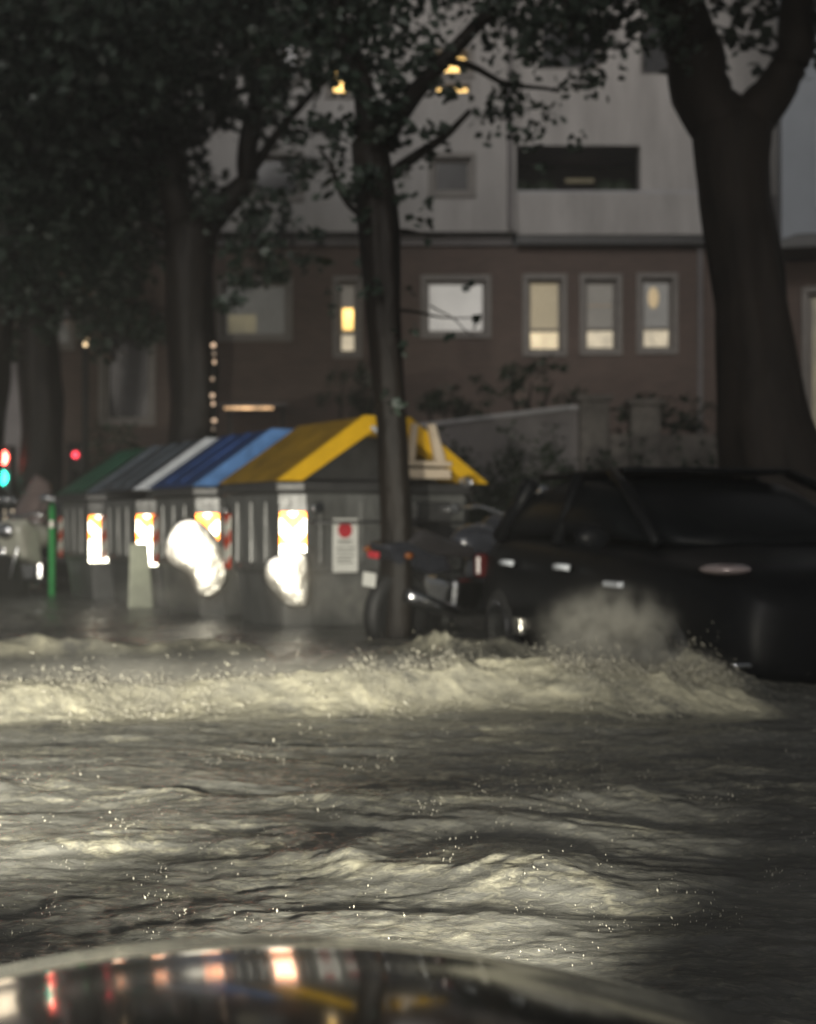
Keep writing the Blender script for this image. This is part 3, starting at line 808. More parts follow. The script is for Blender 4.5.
# big dark tree on the right
dR = 12.0
bR = at(792, 600, dR); bR.z = PAVE
cR = [cl(*a) for a in ((640, -120, 11, 150, 1.0), (790, -100, 12, 150, 1.2), (850, 10, 12, 60, .8), (590, 20, 11.5, 60, .6), (760, -30, 12, 60, .7), (660, 20, 11.5, 40, .3), (900, -40, 11.5, 120, 1))] + [(2.5, 8.0, 6.6, 2.4, 2.4, 1.0, .8), (4.6, 9.5, 6.2, 2.4, 2.4, 1.2, .8), (3.2, 5.2, 6.8, 2.0, 2.0, .8, .7), (0.6, 9.0, 7.0, 2.0, 2.2, .9, .7), (5.5, 12.5, 6.5, 2.5, 2.0, 1.2, .8)]  # last five clumps: out of view overhead, added to block skylight
tree('plane_tree', 'massive dark trunk with a broad fork at the right edge',
     [bR, P3(788, 560, dR), P3(776, 480, dR), P3(763, 400, dR), P3(750, 300, dR), P3(738, 200, dR), P3(735, 130, dR), P3(733, 100, dR)],
     [0.66, 0.54, 0.44, 0.36, 0.29, 0.29, 0.32, 0.12],
     [(P3(728, 135, dR), P3(690, 40, 11.8), 0.27, 0.24), (P3(690, 40, 11.8), P3(640, -60, 11.4), 0.24, 0.16), (P3(640, -60, 11.4), P3(560, -200, 11), 0.16, 0.07),
      (P3(742, 130, dR), P3(792, 62, 12), 0.22, 0.16), (P3(792, 62, 12), P3(812, -40, 12), 0.16, 0.12), (P3(812, -40, 12), P3(860, -200, 12), 0.12, 0.06)], cR, bark='barkdark', per=700, size=(0.09, 0.18))
# trees at the far left
dC = 24
bC = at(40, 500, dC); bC.z = PAVE
tree('plane_tree', 'pale barked tree trunk behind the parked motorbikes at far left',
     [bC, P3(42, 470, dC), P3(40, 380, dC), P3(34, 250, dC), P3(30, 120, dC)], [0.42, 0.36, 0.33, 0.30, 0.25],
     [(P3(34, 250, dC), P3(90, 150, dC), 0.2, 0.08), (P3(33, 240, dC), P3(-40, 100, dC), 0.2, 0.08)],
     [cl(20, 260, 24, 80, .8), cl(100, 280, 25, 60, .6), (cl(-30, 180, 23, 110, 1.0)), cl(70, 180, 25, 90, .9), cl(0, 20, 23, 130, 1.2)], per=800, size=(0.12, 0.24))
bD = at(180, 500, 27); bD = at(-20, 500, 21); bD.z = PAVE
tree('plane_tree', 'leaning trunk cut by the left edge of the picture',
     [bD, P3(-14, 420, 21), P3(-4, 320, 21), P3(10, 200, 21)], [0.3, 0.26, 0.24, 0.2], [], [cl(-10, 100, 20, 90, 1.0), cl(10, 330, 21, 40, .35)], per=800, size=(0.12, 0.2))


# ------------------------------------------------------------------ recycling containers
CW, CL_ = 1.80, 1.22


def container(t, colour, lidm, trimm, label, first=False, sticker=False, pale_col=False, hot=0):
    r = empty('recycling_container', row(t, 0, PAVE), R(30))
    tag(r, label, 'recycling container', 'recycling containers in a row at the kerb')
    zb = -PAVE
    rim = 1.15 + zb; peak = 1.655 + zb
    ch = 0.15

    def ring(ins, z):
        a = ins
        return [(a + 0.20, a, z), (CW - a - ch, a, z), (CW - a, a + ch, z), (CW - a, CL_ - a - ch, z), (CW - a - ch, CL_ - a, z), (a + ch, CL_ - a, z), (a, CL_ - a - ch, z), (a, a + 0.093, z)]
    mb = MB(); levels = [(0.12, 0.06), (0.10, 0.10), (0.05, 0.55), (0.03, 0.57), (0.0, rim - 0.16), (0.0, rim - 0.1)]
    vs = []
    for ins, z in levels: vs += ring(ins, z)
    fs = []
    for k in range(len(levels) - 1):
        for e in range(8): fs.append((k * 8 + e, k * 8 + (e + 1) % 8, (k + 1) * 8 + (e + 1) % 8, (k + 1) * 8 + e))
    fs.append(tuple(range(8))[::-1]); fs.append(tuple(range(len(vs) - 8, len(vs))))
    mb.add(vs, fs)
    # moulded ribs on the end and on the street side
    for xx in (0.30, 0.66, 1.14, 1.5): mb.prism([(xx, 0.075), (xx + .07, 0.075), (xx + .06, -0.008), (xx + .01, -0.008)], 0.62, rim - 0.16, 'z')
    for yy in (0.3, 0.58, 0.86): mb.b2((-0.015, yy, 0.62), (0.05, yy + .05, rim - 0.16))
    body = mb.build('body', M_['bin'], r, bevel=0.02)
    mb = MB(); mb.prism([(p[0], p[1]) for p in ring(-0.035, 0)], rim - 0.1, rim - 0.012, 'z'); mb.build('rim', M_['binrim'], r, bevel=0.02)
    for sx in (0.2, CW - 0.42):
        for sy in (0.2, CL_ - 0.4): MB().b2((sx, sy, 0), (sx + .22, sy + .2, 0.08)).build('foot', M_['rubber'], r, bevel=0.01)
    # lid: folded hood with open, recessed gable
    out = [(-0.05, rim - 0.01), (0.70, peak), (1.10, peak), (CW + 0.05, rim - 0.01)]
    th = 0.15
    inn = [(CW + 0.05 - 0.24, rim - 0.01), (1.045, peak - th), (0.755, peak - th), (-0.05 + 0.24, rim - 0.01)]
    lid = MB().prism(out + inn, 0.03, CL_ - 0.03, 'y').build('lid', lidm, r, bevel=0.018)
    lo = [(p[0] - 0.0, p[1]) for p in out]
    tr = [(-0.065, rim - 0.012), (0.693, peak + .012), (1.107, peak + .012), (CW + 0.065, rim - 0.012)]
    tin = [(CW + 0.065 - 0.215, rim - 0.012), (1.05, peak - 0.125), (0.75, peak - 0.125), (-0.065 + 0.215, rim - 0.012)]
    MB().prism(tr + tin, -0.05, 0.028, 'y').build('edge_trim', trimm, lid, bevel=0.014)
    # ribs pressed in the street slope
    mb = MB()
    sl = Vector((0.75, 0, peak - rim)).normalized()
    for yy in ((0.42, 0.80) if colour != 'yellow' else ()):
        for k in range(1): mb.add([(0.02, yy, rim + 0.055), (0.68, yy, peak + 0.005), (0.68, yy + .06, peak + 0.005), (0.02, yy + .06, rim + 0.055), (0.02, yy, rim + 0.02), (0.68, yy, peak - .03), (0.68, yy + .06, peak - .03), (0.02, yy + .06, rim + 0.02)],
               [(0, 1, 2, 3), (7, 6, 5, 4), (0, 4, 5, 1), (1, 5, 6, 2), (2, 6, 7, 3), (3, 7, 4, 0)])
    mb.build('rib', lidm, lid)
    MB().prism([(0.2, rim), (0.76, peak - th), (1.04, peak - th), (CW - 0.2, rim)], 0.30, 0.34, 'y').build('gable_panel', M_['binrim'], r)
    # hand rail and lifting pins on the end
    MB().tube([(0.22, -0.05, rim - 0.33), (0.22, -0.09, rim - 0.33), (CW - .25, -0.09, rim - 0.33), (CW - .25, -0.05, rim - 0.33)], 0.013, 8).build('hand_rail', M_['binrim'], r, smooth=True)
    MB().b2((1.16, -0.02, 0.66), (1.52, 0.03, 1.12)).build('hatch', M_['binrim'], r, bevel=0.02)
    for xx in (0.26, CW - 0.3): MB().lathe([(0.045, -0.10), (0.045, 0.06)], (xx, 0, rim - 0.22), 14, 'y').build('lifting_pin', M_['chrome'], r, bevel=0.006)
    # reflectors on the chamfered street corner (facing the traffic) and further along the street side
    wp = row(t, 0.1); face = math.degrees(math.atan2(1.0 - wp.y, -0.4 - wp.x)) + 60
    pn = MB().b2((-0.10, -0.006, -0.24), (0.10, 0.004, 0.26)).build('reflector', M_['refl'], r, bevel=0.003)
    pn.location = (0.105, 0.035, 0.77); pn.rotation_euler = (R(0), 0, R(face))
    pn2 = MB().b2((-0.07, -0.006, -0.25), (0.07, 0.004, 0.2)).build('reflector', M_['refl2'], r, bevel=0.003)
    pn2.location = (-0.012, CL_ - 0.16, 0.82); pn2.rotation_euler = (0, 0, R(-90)); pn2['label'] = 'dull red and white reflector'
    if hot:
        # added reflective sheet, lobed to draw the smeared glare of the reflector
        if hot == 1: prof = [(-0.18, 0.34), (-0.03, 0.37), (0.13, 0.24), (0.22, 0.05), (0.23, -0.14), (0.13, -0.28), (0.0, -0.26), (-0.08, -0.10), (-0.24, 0.0), (-0.28, 0.16)]
        else: prof = [(-0.16, 0.10), (-0.04, 0.16), (0.12, 0.17), (0.15, -0.05), (0.13, -0.22), (0.0, -0.22), (-0.1, -0.13), (-0.17, -0.03)]
        ctr = Vector((sum(p[0] for p in prof) / len(prof), sum(p[1] for p in prof) / len(prof)))
        m = 6 * len(prof); out_ = []
        for i in range(m):                      # smooth outline
            u = i / 6; k = int(u); f_ = u - k
            p0, p1, p2, p3 = (Vector(prof[(k + q_) % len(prof)]) for q_ in (-1, 0, 1, 2))
            out_.append(0.5 * ((2 * p1) + (p2 - p0) * f_ + (2 * p0 - 5 * p1 + 4 * p2 - p3) * f_ ** 2 + (3 * p1 - p0 - 3 * p2 + p3) * f_ ** 3))
        vs2 = []; fs2 = []
        for a_ in range(1, 13):
            q_ = a_ / 12
            for p in out_:
                v_ = ctr + (p - ctr) * (q_ * 1.05)
                vs2.append((v_.x, -0.026 * (1 - q_ ** 2.2) - 0.001 * sin(v_.x * 37 + v_.y * 23), v_.y))
        vs2.append((ctr.x, -0.026, ctr.y))
        for a_ in range(11):
            for i in range(m): fs2.append((a_ * m + i, a_ * m + (i + 1) % m, (a_ + 1) * m + (i + 1) % m, (a_ + 1) * m + i))
        for i in range(m): fs2.append((12 * m, (i + 1) % m, i))
        fs2.append(tuple(range(11 * m, 12 * m))[::-1])
        sh = MB().add(vs2, fs2).build('glare_sheet', M_['sheet'], r, smooth=True)
        sh.location = (0.02 if hot == 1 else 0.06, 0.035 if hot == 1 else 0.02, 0.60 if hot == 1 else 0.54); sh.rotation_euler = (0, 0, R(face))
    if pale_col:  # pale widening panel down the street corner
        MB().prism([(-0.09, 0.75), (0.09, 0.75), (0.15, 0.05), (-0.11, 0.05)], -0.05, -0.02, 'y').build('pale_column', M_['pale_col'], r, bevel=0.01)
        g = r.children[-1]; g.location = (0.12, 0.05, -0.02); g.rotation_euler = (0, 0, R(-25))
    if sticker:
        s = MB().b2((0.42, -0.026, 0.56), (0.64, -0.018, 0.98)).build('sticker', M_['sticker'], r, bevel=0.002)
        MB().lathe([(0.062, -0.030), (0.062, -0.024)], (0.525, 0, 0.89), 24, 'y').build('emblem', M_['red'], s)
        mb = MB()
        for zz, xa, xb in ((0.80, .46, .585), (0.785, .47, .57), (0.745, .45, .61), (0.715, .45, .60), (0.68, .455, .61), (0.655, .455, .58), (0.63, .455, .60)):
            xq = xa
            while xq < xb:
                wq = random.uniform(0.008, 0.026); mb.b2((xq, -0.0295, zz), (min(xq + wq, xb), -0.0255, zz + 0.012)); xq += wq + 0.006
        mb.build('lettering', M_['grey_ink'], s)
    return r


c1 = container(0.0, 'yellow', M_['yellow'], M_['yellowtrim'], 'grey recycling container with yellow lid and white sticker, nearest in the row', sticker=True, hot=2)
br = MB(); br.b2((1.02, -0.16, 1.30), (1.42, -0.06, 1.38)); br.b2((1.02, -0.17, 1.40), (1.42, -0.05, 1.44))
br.prism([(1.30, 1.44), (1.38, 1.44), (1.28, 1.74), (1.23, 1.74)], -0.15, -0.08, 'y'); br.prism([(1.04, 1.44), (1.09, 1.44), (1.12, 1.74), (1.08, 1.74)], -0.15, -0.08, 'y')
br.build('lid_bracket', M_['cream'], c1, bevel=0.008)['label'] = 'cream metal lid bracket'
MB().tube([(0.74, -0.07, 1.70), (0.98, -0.07, 1.56)], 0.02, 8).build('lid_strut', M_['paletrim'], c1)
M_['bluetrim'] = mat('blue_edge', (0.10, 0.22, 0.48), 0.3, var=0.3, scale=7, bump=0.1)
c2 = container(1.75, 'blue', M_['blue'], M_['bluetrim'], 'grey recycling container with blue lid, added glare-shaped reflective sheet on its corner', hot=1)
c3 = container(3.32, 'grey', M_['greylid'], M_['paletrim'], 'grey recycling container with slate lid and edge highlights painted as a pale band', pale_col=True)  # pale edge colour carries the gloss highlights on this lid
c4 = container(4.85, 'green', M_['greenlid'], M_['greylid'], 'grey recycling container with dark green lid, farthest in the row')
pr = row(6.22, -0.02, PAVE)
gp = empty('post', pr); tag(gp, 'thin bright green post between motorbikes and green-lidded container', 'post')
MB().lathe([(0.06, 0), (0.055, 0.08), (0.038, 0.10), (0.038, 1.12), (0.03, 1.16), (0.012, 1.18)], (0, 0, 0), 14).build('shaft', M_['greentrim'], gp, smooth=False)
MB().lathe([(0.044, 0.9), (0.044, 0.98)], (0, 0, 0), 14).build('band', M_['sheet'], gp)


# ------------------------------------------------------------------ motorbikes and scooter
def motorbike(label, loc, rz, bodym, screen=False, topbox=False, tw=0.08, group='motorbikes parked at the end of the container row'):
    r = empty('motorbike', loc, rz); tag(r, label, 'motorbike', group)
    for yy, rr_ in ((-0.68, 0.31), (0.70, 0.30)):     # y forward
        w = MB().lathe([(rr_ - .09, -0.05), (rr_ - .03, -0.065), (rr_, -0.03), (rr_, 0.03), (rr_ - .03, 0.065), (rr_ - .09, 0.05)], (0, yy, rr_), 24, 'x').build('wheel', M_['rubber'], r, smooth=True)
        mb = MB().lathe([(rr_ - .085, -0.035), (rr_ - .12, -0.03), (rr_ - .12, 0.03), (rr_ - .085, 0.035)], (0, yy, rr_), 24, 'x')
        for k in range(5):
            th = 2 * pi * k / 5
            mb.tube([(0, yy, rr_), (0, yy + (rr_ - .1) * cos(th), rr_ + (rr_ - .1) * sin(th))], 0.018, 6)
        mb.build('rim', M_['chrome'], w)
    for sx in (-0.1, 0.1): MB().tube([(sx, 0.70, 0.30), (sx, 0.52, 0.78), (sx, 0.46, 0.95)], [0.028, 0.03, 0.025], 8).build('fork', M_['chrome'], r, smooth=True)
    MB().b2((-0.17, -0.25, 0.26), (0.17, 0.28, 0.56)).build('engine', M_['chrome'], r, bevel=0.06, seg=3)
    MB().ball((0, 0.18, 0.80), (0.17, 0.30, 0.15), 14).build('fuel_tank', bodym, r, smooth=True)
    MB().prism([(-0.75, 0.82), (-0.60, 0.92), (-0.30, 0.84), (0.0, 0.78), (0.0, 0.70), (-0.45, 0.72)], -0.14, 0.14, 'x').build('seat', M_['bikeseat'], r, bevel=0.05, seg=3)
    MB().prism([(-0.95, 0.80), (-0.72, 0.84), (-0.3, 0.72), (-0.2, 0.60), (-0.45, 0.58), (-0.8, 0.66)], -0.12, 0.12, 'x').build('tail_fairing', bodym, r, bevel=0.04, seg=3)
    MB().prism([(0.22, 0.45), (0.55, 0.55), (0.66, 0.90), (0.50, 1.02), (0.3, 0.88)], -0.19, 0.19, 'x').build('front_fairing', bodym, r, bevel=0.06, seg=3)
    MB().tube([(-0.36, 0.34, 1.03), (-0.2, 0.42, 1.06), (0, 0.46, 1.02), (0.2, 0.42, 1.06), (0.36, 0.34, 1.03)], 0.016, 8).build('handlebar', M_['chrome'], r, smooth=True)
    for sx in (-1, 1):
        MB().tube([(sx * .25, 0.42, 1.06), (sx * .36, 0.44, 1.2)], 0.008, 6).build('mirror_stalk', M_['rubber'], r)
        MB().ball((sx * .38, 0.44, 1.23), (0.075, 0.02, 0.05), 12).build('mirror', M_['chrome'], r, smooth=True)
        MB().ball((sx * .2, -0.82, 0.74), (0.03, 0.04, 0.025), 8).build('indicator', M_['amber_lens'], r, smooth=True)
    MB().ball((0, 0.66, 0.86), (0.12, 0.06, 0.09), 14).build('headlight', M_['chrome'], r, smooth=True)
    MB().b2((-tw, -0.985, 0.70), (tw, -0.95, 0.70 + tw)).build('tail_light', M_['red'], r, bevel=0.012)
    MB().b2((-tw * 1.2, -1.0, 0.50), (tw * 1.2, -0.985, 0.50 + tw * 2)).build('number_plate', M_['sticker'], r, bevel=0.004)
    MB().tube([(0.16, 0.0, 0.30), (0.19, -0.3, 0.32), (0.2, -0.8, 0.46)], [0.03, 0.05, 0.055], 12).build('exhaust', M_['chrome'], r, smooth=True)
    if screen:
        mb = MB(); vs = []; fs = []
        for i in range(8):
            t = i / 7
            for k in range(9):
                a = (k / 8 - 0.5) * 2
                wd = 0.30 * (1 - 0.55 * t ** 2.4)
                vs.append((a * wd, 0.60 - 0.30 * t - 0.12 * a * a, 0.92 + 0.62 * t - 0.10 * a * a * t))
        for i in range(7):
            for k in range(8): fs.append((i * 9 + k, i * 9 + k + 1, (i + 1) * 9 + k + 1, (i + 1) * 9 + k))
        so = mb.add(vs, fs).build('windscreen', M_['screen'], r, smooth=True)
        sm = so.modifiers.new('thick', 'SOLIDIFY'); sm.thickness = 0.008
    if topbox:
        MB().b2((-0.23, -1.02, 0.92), (0.23, -0.62, 1.26)).build('top_box', bodym, r, bevel=0.07, seg=3)
    return r


M_['amber_lens'] = mat('amber_lens', (0.2, 0.06, 0.01), 0.2, var=0.1, bump=0)
motorbike('black touring motorbike with tall smoked windscreen, next to the green post', row(7.3, 0.30, PAVE), R(150), M_['bikeblack'], screen=True)
motorbike('silver motorbike standing in the middle of the parked three', row(8.05, 0.15, PAVE), R(140), M_['bikegrey'])
motorbike('black motorbike with a top box at the left picture edge', row(8.85, 0.2, PAVE), R(135), M_['bikeblack'], topbox=True)
# pale leg shield scooter in front of the bikes
s2 = motorbike('ivory scooter leaning in front of the black touring motorbike', row(6.62, 0.02, PAVE), R(152), M_['ivory'])
sc3 = motorbike('dark scooter with red and white tail parked beside the slim tree', row(-0.75, 1.08, PAVE), R(-8), M_['bikeblack'], tw=0.05, group='single scooter by the slim tree')
sc3.rotation_euler = (0, R(6), R(-42))


# ------------------------------------------------------------------ dark car ploughing through the water
def car():
    ang = math.atan2(-0.966, 0.259)          # heading in the world
    fr = Vector((1.47, 6.62, 0))             # right front corner at the kerb side
    hd = Vector((cos(ang), sin(ang), 0)); rt = Vector((hd.y, -hd.x, 0))
    Lc, Wc = 4.0, 1.74
    c = fr - hd * (Lc / 2) - rt * (Wc / 2)
    r = empty('car', (c.x, c.y, GROUND), ang - pi / 2)
    tag(r, 'dark hatchback ploughing through the flood beneath the massive trunk', 'car')
    hw = Wc / 2

    # lower body: loft of cross sections along y (rear -2.0 .. front 2.0)
    sec = [(-2.0, .66, .38, .80), (-1.9, .78, .24, .93), (-1.55, .85, .20, .97), (-0.8, .87, .19, .96), (0.2, .87, .19, .94), (0.9, .87, .19, .92), (1.35, .855, .20, .86), (1.75, .80, .21, .84), (1.93, .70, .25, .76), (2.0, .58, .34, .66)]
    vs = []; fs = []; n = 14
    for (y, w, zb, zt_) in sec:
        zm = zb + (zt_ - zb) * .55
        pr = [(-w * .86, zb), (-w * .97, zb + .06), (-w, zm - .08), (-w * .995, zm + .06), (-w * .95, zt_ - .05), (-w * .86, zt_), (-w * .3, zt_ + .03), (w * .3, zt_ + .03), (w * .86, zt_), (w * .95, zt_ - .05), (w * .995, zm + .06), (w, zm - .08), (w * .97, zb + .06), (w * .86, zb)]
        vs += [(x, y, z) for x, z in pr]
    for k in range(len(sec) - 1):
        for e in range(n): fs.append((k * n + e, k * n + (e + 1) % n, (k + 1) * n + (e + 1) % n, (k + 1) * n + e))
    fs.append(tuple(range(n))); fs.append(tuple(range(len(vs) - n, len(vs)))[::-1])
    MB().add(vs, fs).build('body', M_['carpaint'], r, smooth=True, sub=1)
    # greenhouse
    sec = [(-1.86, .62, .92, 1.0), (-1.55, .68, .93, 1.28), (-0.9, .72, .93, 1.38), (-0.1, .73, .93, 1.38), (0.35, .70, .93, 1.28), (1.0, .62, .90, .95)]
    vs = []; fs = []; n = 8
    for (y, w, zb, zt_) in sec:
        wt = w * (1 - .16 * (zt_ - zb) / .5)
        vs += [(x, y, z) for x, z in ((-w * 1.12, zb), (-w * 1.06, zb + (zt_ - zb) * .3), (-wt, zt_ - .04 * (zt_ > 1.1)), (-wt * .8, zt_), (wt * .8, zt_), (wt, zt_ - .04 * (zt_ > 1.1)), (w * 1.06, zb + (zt_ - zb) * .3), (w * 1.12, zb))]
    for k in range(len(sec) - 1):
        for e in range(n): fs.append((k * n + e, k * n + (e + 1) % n, (k + 1) * n + (e + 1) % n, (k + 1) * n + e))
    fs.append(tuple(range(n))); fs.append(tuple(range(len(vs) - n, len(vs)))[::-1])
    MB().add(vs, fs).build('window', M_['carglass'], r, smooth=True, sub=1)
    mb = MB()
    mb.box((0, -0.55, 1.385), (1.12, 1.5, 0.035)); mb.build('roof', M_['carpaint'], r, bevel=0.015)
    for sx in (-1, 1):
        for pth, rr_ in (([(sx * .70, 0.95, .95), (sx * .64, 0.40, 1.28), (sx * .6, 0.1, 1.375)], .035), ([(sx * .78, -.35, .93), (sx * .62, -.38, 1.37)], .04), ([(sx * .74, -1.6, .95), (sx * .6, -1.3, 1.35)], .06)): MB().tube(pth, rr_, 8).build('pillar', M_['carpaint'], r, smooth=True)
        for yy in (1.28, -1.28):
            w = MB().lathe([(.19, -.10), (.27, -.11), (.315, -.06), (.315, .06), (.27, .11), (.19, .10)], (sx * .76, yy, .315), 28, 'x').build('wheel', M_['rubber'], r, smooth=True)
            mb = MB().lathe([(.06, sx * .09), (.2, sx * .10), (.2, -sx * .05), (.06, -sx * .05)], (sx * .77, yy, .315), 28, 'x'); mb.build('rim', M_['chrome'], w)
        MB().b2((sx * .86 - .02, .62, .70), (sx * .86 + .022, .84, .735)).build('indicator', M_['paletrim'], r, bevel=0.008)
        for yy in (0.10, -0.92): MB().tube([(sx * .872, yy, .79), (sx * .90, yy - .03, .795), (sx * .90, yy - .17, .795), (sx * .872, yy - .2, .79)], 0.021, 8).build('door_handle', M_['paletrim'], r, smooth=True)  # glint put into the handles as pale colour
        MB().ball((sx * .98, 0.72, .98), (.11, .06, .075), 14).build('mirror', M_['carpaint'], r, smooth=True)
        MB().ball((sx * .68, 1.70, .83), (.13, .14, .032), 14).build('headlight', M_['lens'], r, smooth=True)
        MB().b2((sx * .78 - .05, -1.96, .66), (sx * .78 + .05, -1.88, .84)).build('tail_light', M_['tail'], r, bevel=0.03)
        MB().b2((sx * .855 - .015, -.90, .32), (sx * .855 + .03, -.76, .43)).build('side_reflector', M_['sheet'], r, bevel=0.01)
        MB().b2((sx * .70 - .09, 1.88, .36), (sx * .70 + .05, 1.925, .385)).build('bumper_trim', M_['chrome'], r, bevel=0.008)
    MB().b2((-.26, 1.99, .36), (.26, 2.01, .47)).build('number_plate', M_['sticker'], r, bevel=0.004)
    return r


M_['tail'] = mat('tail_lens', (0.06, 0.006, 0.006), 0.3, var=0.1, bump=0)
M_['lens'] = mat('headlight_lens', (0.3, 0.25, 0.25), 0.2, 0.3, var=0.1, bump=0.1)
car()


# ------------------------------------------------------------------ signals and lamps on the left
def traffic_light(label, loc, h, lit, rz=0.0, r_=0.11, pole_h=None):
    t = empty('traffic_light', loc, rz); tag(t, label, 'traffic light')
    MB().lathe([(0.09, 0), (0.07, 0.15), (0.05, 0.2), (0.05, h + 0.5)], (0, 0.16, 0), 12).build('pole', M_['pole'], t)
    hs = MB().b2((-0.17, -0.1, h - 0.55), (0.17, 0.12, h + 0.55)).build('housing', M_['pole'], t, bevel=0.03)
    for k, z in enumerate((h + 0.34, h, h - 0.34)):
        m = lit.get(k, M_['carglass'])
        MB().lathe([(r_, -0.13), (r_ * .9, -0.14), (0.02, -0.15)], (0, 0, z), 20, 'y').build('lamp', m, hs)
        MB().tube([(0, -0.1, z + r_ + .015), (0, -0.28, z + r_ + .005)], 0.02, 6).build('visor', M_['pole'], hs)
    return t


p = at(4, 458, 24)
traffic_light('traffic light showing red above green at the left picture edge', (p.x, p.y, PAVE), p.z - PAVE - 0.34 + 0.0, {0: M_['signal_red'], 1: M_['signal_green']}, R(-10), 0.13)
p = at(77, 455, 25)
traffic_light('distant traffic light showing a small red lamp above the motorbikes', (p.x, p.y, PAVE), p.z - PAVE - 0.34, {0: emis('small_red', (1, 0.05, 0.08), 4)}, 0, 0.06)
p = at(85, 340, 25.2); lp = empty('street_lamp', (p.x, p.y, PAVE))
tag(lp, 'thin dark lamp post with a small amber light left of the big tree', 'street lamp')
hL = p.z - PAVE
MB().lathe([(0.11, 0), (0.09, 0.6), (0.06, 0.7), (0.045, hL + 2.6)], (0, 0, 0), 12).build('pole', M_['pole'], lp)
MB().b2((-0.02, -0.22, hL - 0.16), (0.13, -0.06, hL + 0.02)).build('lantern', M_['pole'], lp, bevel=0.02)
MB().b2((0.02, -0.245, hL - 0.14), (0.09, -0.221, hL - 0.0)).build('lamp', emis('lamp_amber', (1, 0.72, 0.4), 1.6), lp)
# lit shop front beyond the bikes
p = at(4, 500, 25.3); sf = empty('shop_front', (p.x - 1.75, p.y, PAVE))
tag(sf, 'distant shop front with warm lit glass beyond the motorbikes', 'shop')
facade(0, 2.2, 0, 4.2, [(0.25, 1.98, 0.5, 2.2)], 0.2).build('wall', M_['concrete'], sf)
window(sf, (0.25, 1.98, 0.5, 2.2), 0, W_['shop'], M_['frame'], surround=False, mull=1.3)
# strip light and added glowing beads for bark glints by the big tree
p = at(224, 409, 24.5); sl = empty('strip_light', (p.x, p.y, p.z)); tag(sl, 'warm strip light under a canopy right of the big left trunk', 'lamp')
MB().b2((0, 0, 0), (0.85, 0.07, 0.04)).build('tube', emis('strip_warm', (1, 0.6, 0.3), 1.3, 0.8, 4), sl, bevel=0.01)
MB().b2((-0.1, -0.05, 0.042), (1.1, 0.9, 0.10)).build('canopy', M_['concrete'], sl)
for xq in (0.0, 0.95): MB().b2((xq, 0.5, -p.z + PAVE), (xq + .06, 0.56, 0.04)).build('post', M_['pole'], sl)
ls = empty('glint_string', at(213, 345, 18.2)); tag(ls, 'added glowing beads standing for warm glints on the wet edge of the big left trunk', 'lights')
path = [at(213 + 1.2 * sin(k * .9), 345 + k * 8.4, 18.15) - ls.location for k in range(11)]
MB().tube(path, 0.006, 6).build('bead_wire', M_['rubber'], ls)
glint_bead = emis('glint_warm', (1, 0.66, 0.42), 0.7, 0.9, 9)  # emission standing for highlights on wet bark
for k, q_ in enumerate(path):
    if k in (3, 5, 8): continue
    MB().ball(q_, (0.022 + 0.012 * (k % 3 == 0), 0.02, 0.03), 8).build('glint_bead', glint_bead, ls, smooth=True)


# ------------------------------------------------------------------ the car the picture is taken from
HEAD = R(15)
oc = empty('car', (-0.24, 1.50, GROUND), HEAD)
tag(oc, 'dark wet car bonnet along the bottom edge, mirroring the bright reflectors', 'car')
vs = []; fs = []; nx, ny = 61, 60
ylist = np.linspace(-0.75, 0.36, ny)
for yi in ylist:
    for k in range(nx):
        x = (k / (nx - 1) - 0.5) * 1.56
        ft = max(0.0, yi + 0.10)
        z = 0.684 - 0.30 * x * x - 0.5 * max(0, abs(x) - 0.55) ** 2 * 6 - 0.14 * (yi + 0.75) ** 2 - 2.2 * max(0, yi - 0.03) ** 2
        z += 0.004 * math.exp(-((yi + 0.13) / 0.06) ** 2)
        yy = yi - 0.20 * (x / 0.78) ** 2 * (yi + 0.75)
        vs.append((x, yy, z))
for a in range(ny - 1):
    for k in range(nx - 1): fs.append((a * nx + k, a * nx + k + 1, (a + 1) * nx + k + 1, (a + 1) * nx + k))
bo = MB().add(vs, fs).build('bonnet', M_['bonnet'], oc, smooth=True)
sm = bo.modifiers.new('thick', 'SOLIDIFY'); sm.thickness = 0.02; sm.offset = -1
mb = MB(); mb.prism([(-0.8, 0.1), (-0.76, 0.42), (0.76, 0.42), (0.8, 0.1)], -0.7, 0.0, 'y'); mb.build('front_body', M_['carpaint'], oc, bevel=0.05)
MB().b2((-0.7, -0.70, 0.575), (0.7, -0.62, 0.592)).build('cowl', M_['rubber'], oc, bevel=0.006)
for sx in (-1, 1):
    hl = MB().ball((sx * 0.55, 0.10, 0.46 if sx < 0 else 0.34), (0.16, 0.09, 0.07), 16).build('headlight', M_['chrome'], oc, smooth=True)
    L_ = bpy.data.lights.new('headlight_beam', 'SPOT'); L_.energy = 1950 if sx < 0 else 420; L_.color = (1.0, 0.95, 0.80)
    L_.spot_size = R(34); L_.spot_blend = 0.8; L_.shadow_soft_size = 0.05
    lo = bpy.data.objects.new('headlight_beam', L_); COL.objects.link(lo); lo.parent = oc
    lo.location = (sx * 0.56, 0.24, 0.62 if sx < 0 else 0.38); lo.scale = (2.7, 1, 1)
    lo.rotation_euler = (R(90 + 0.8), 0, R(1 if sx < 0 else 0))

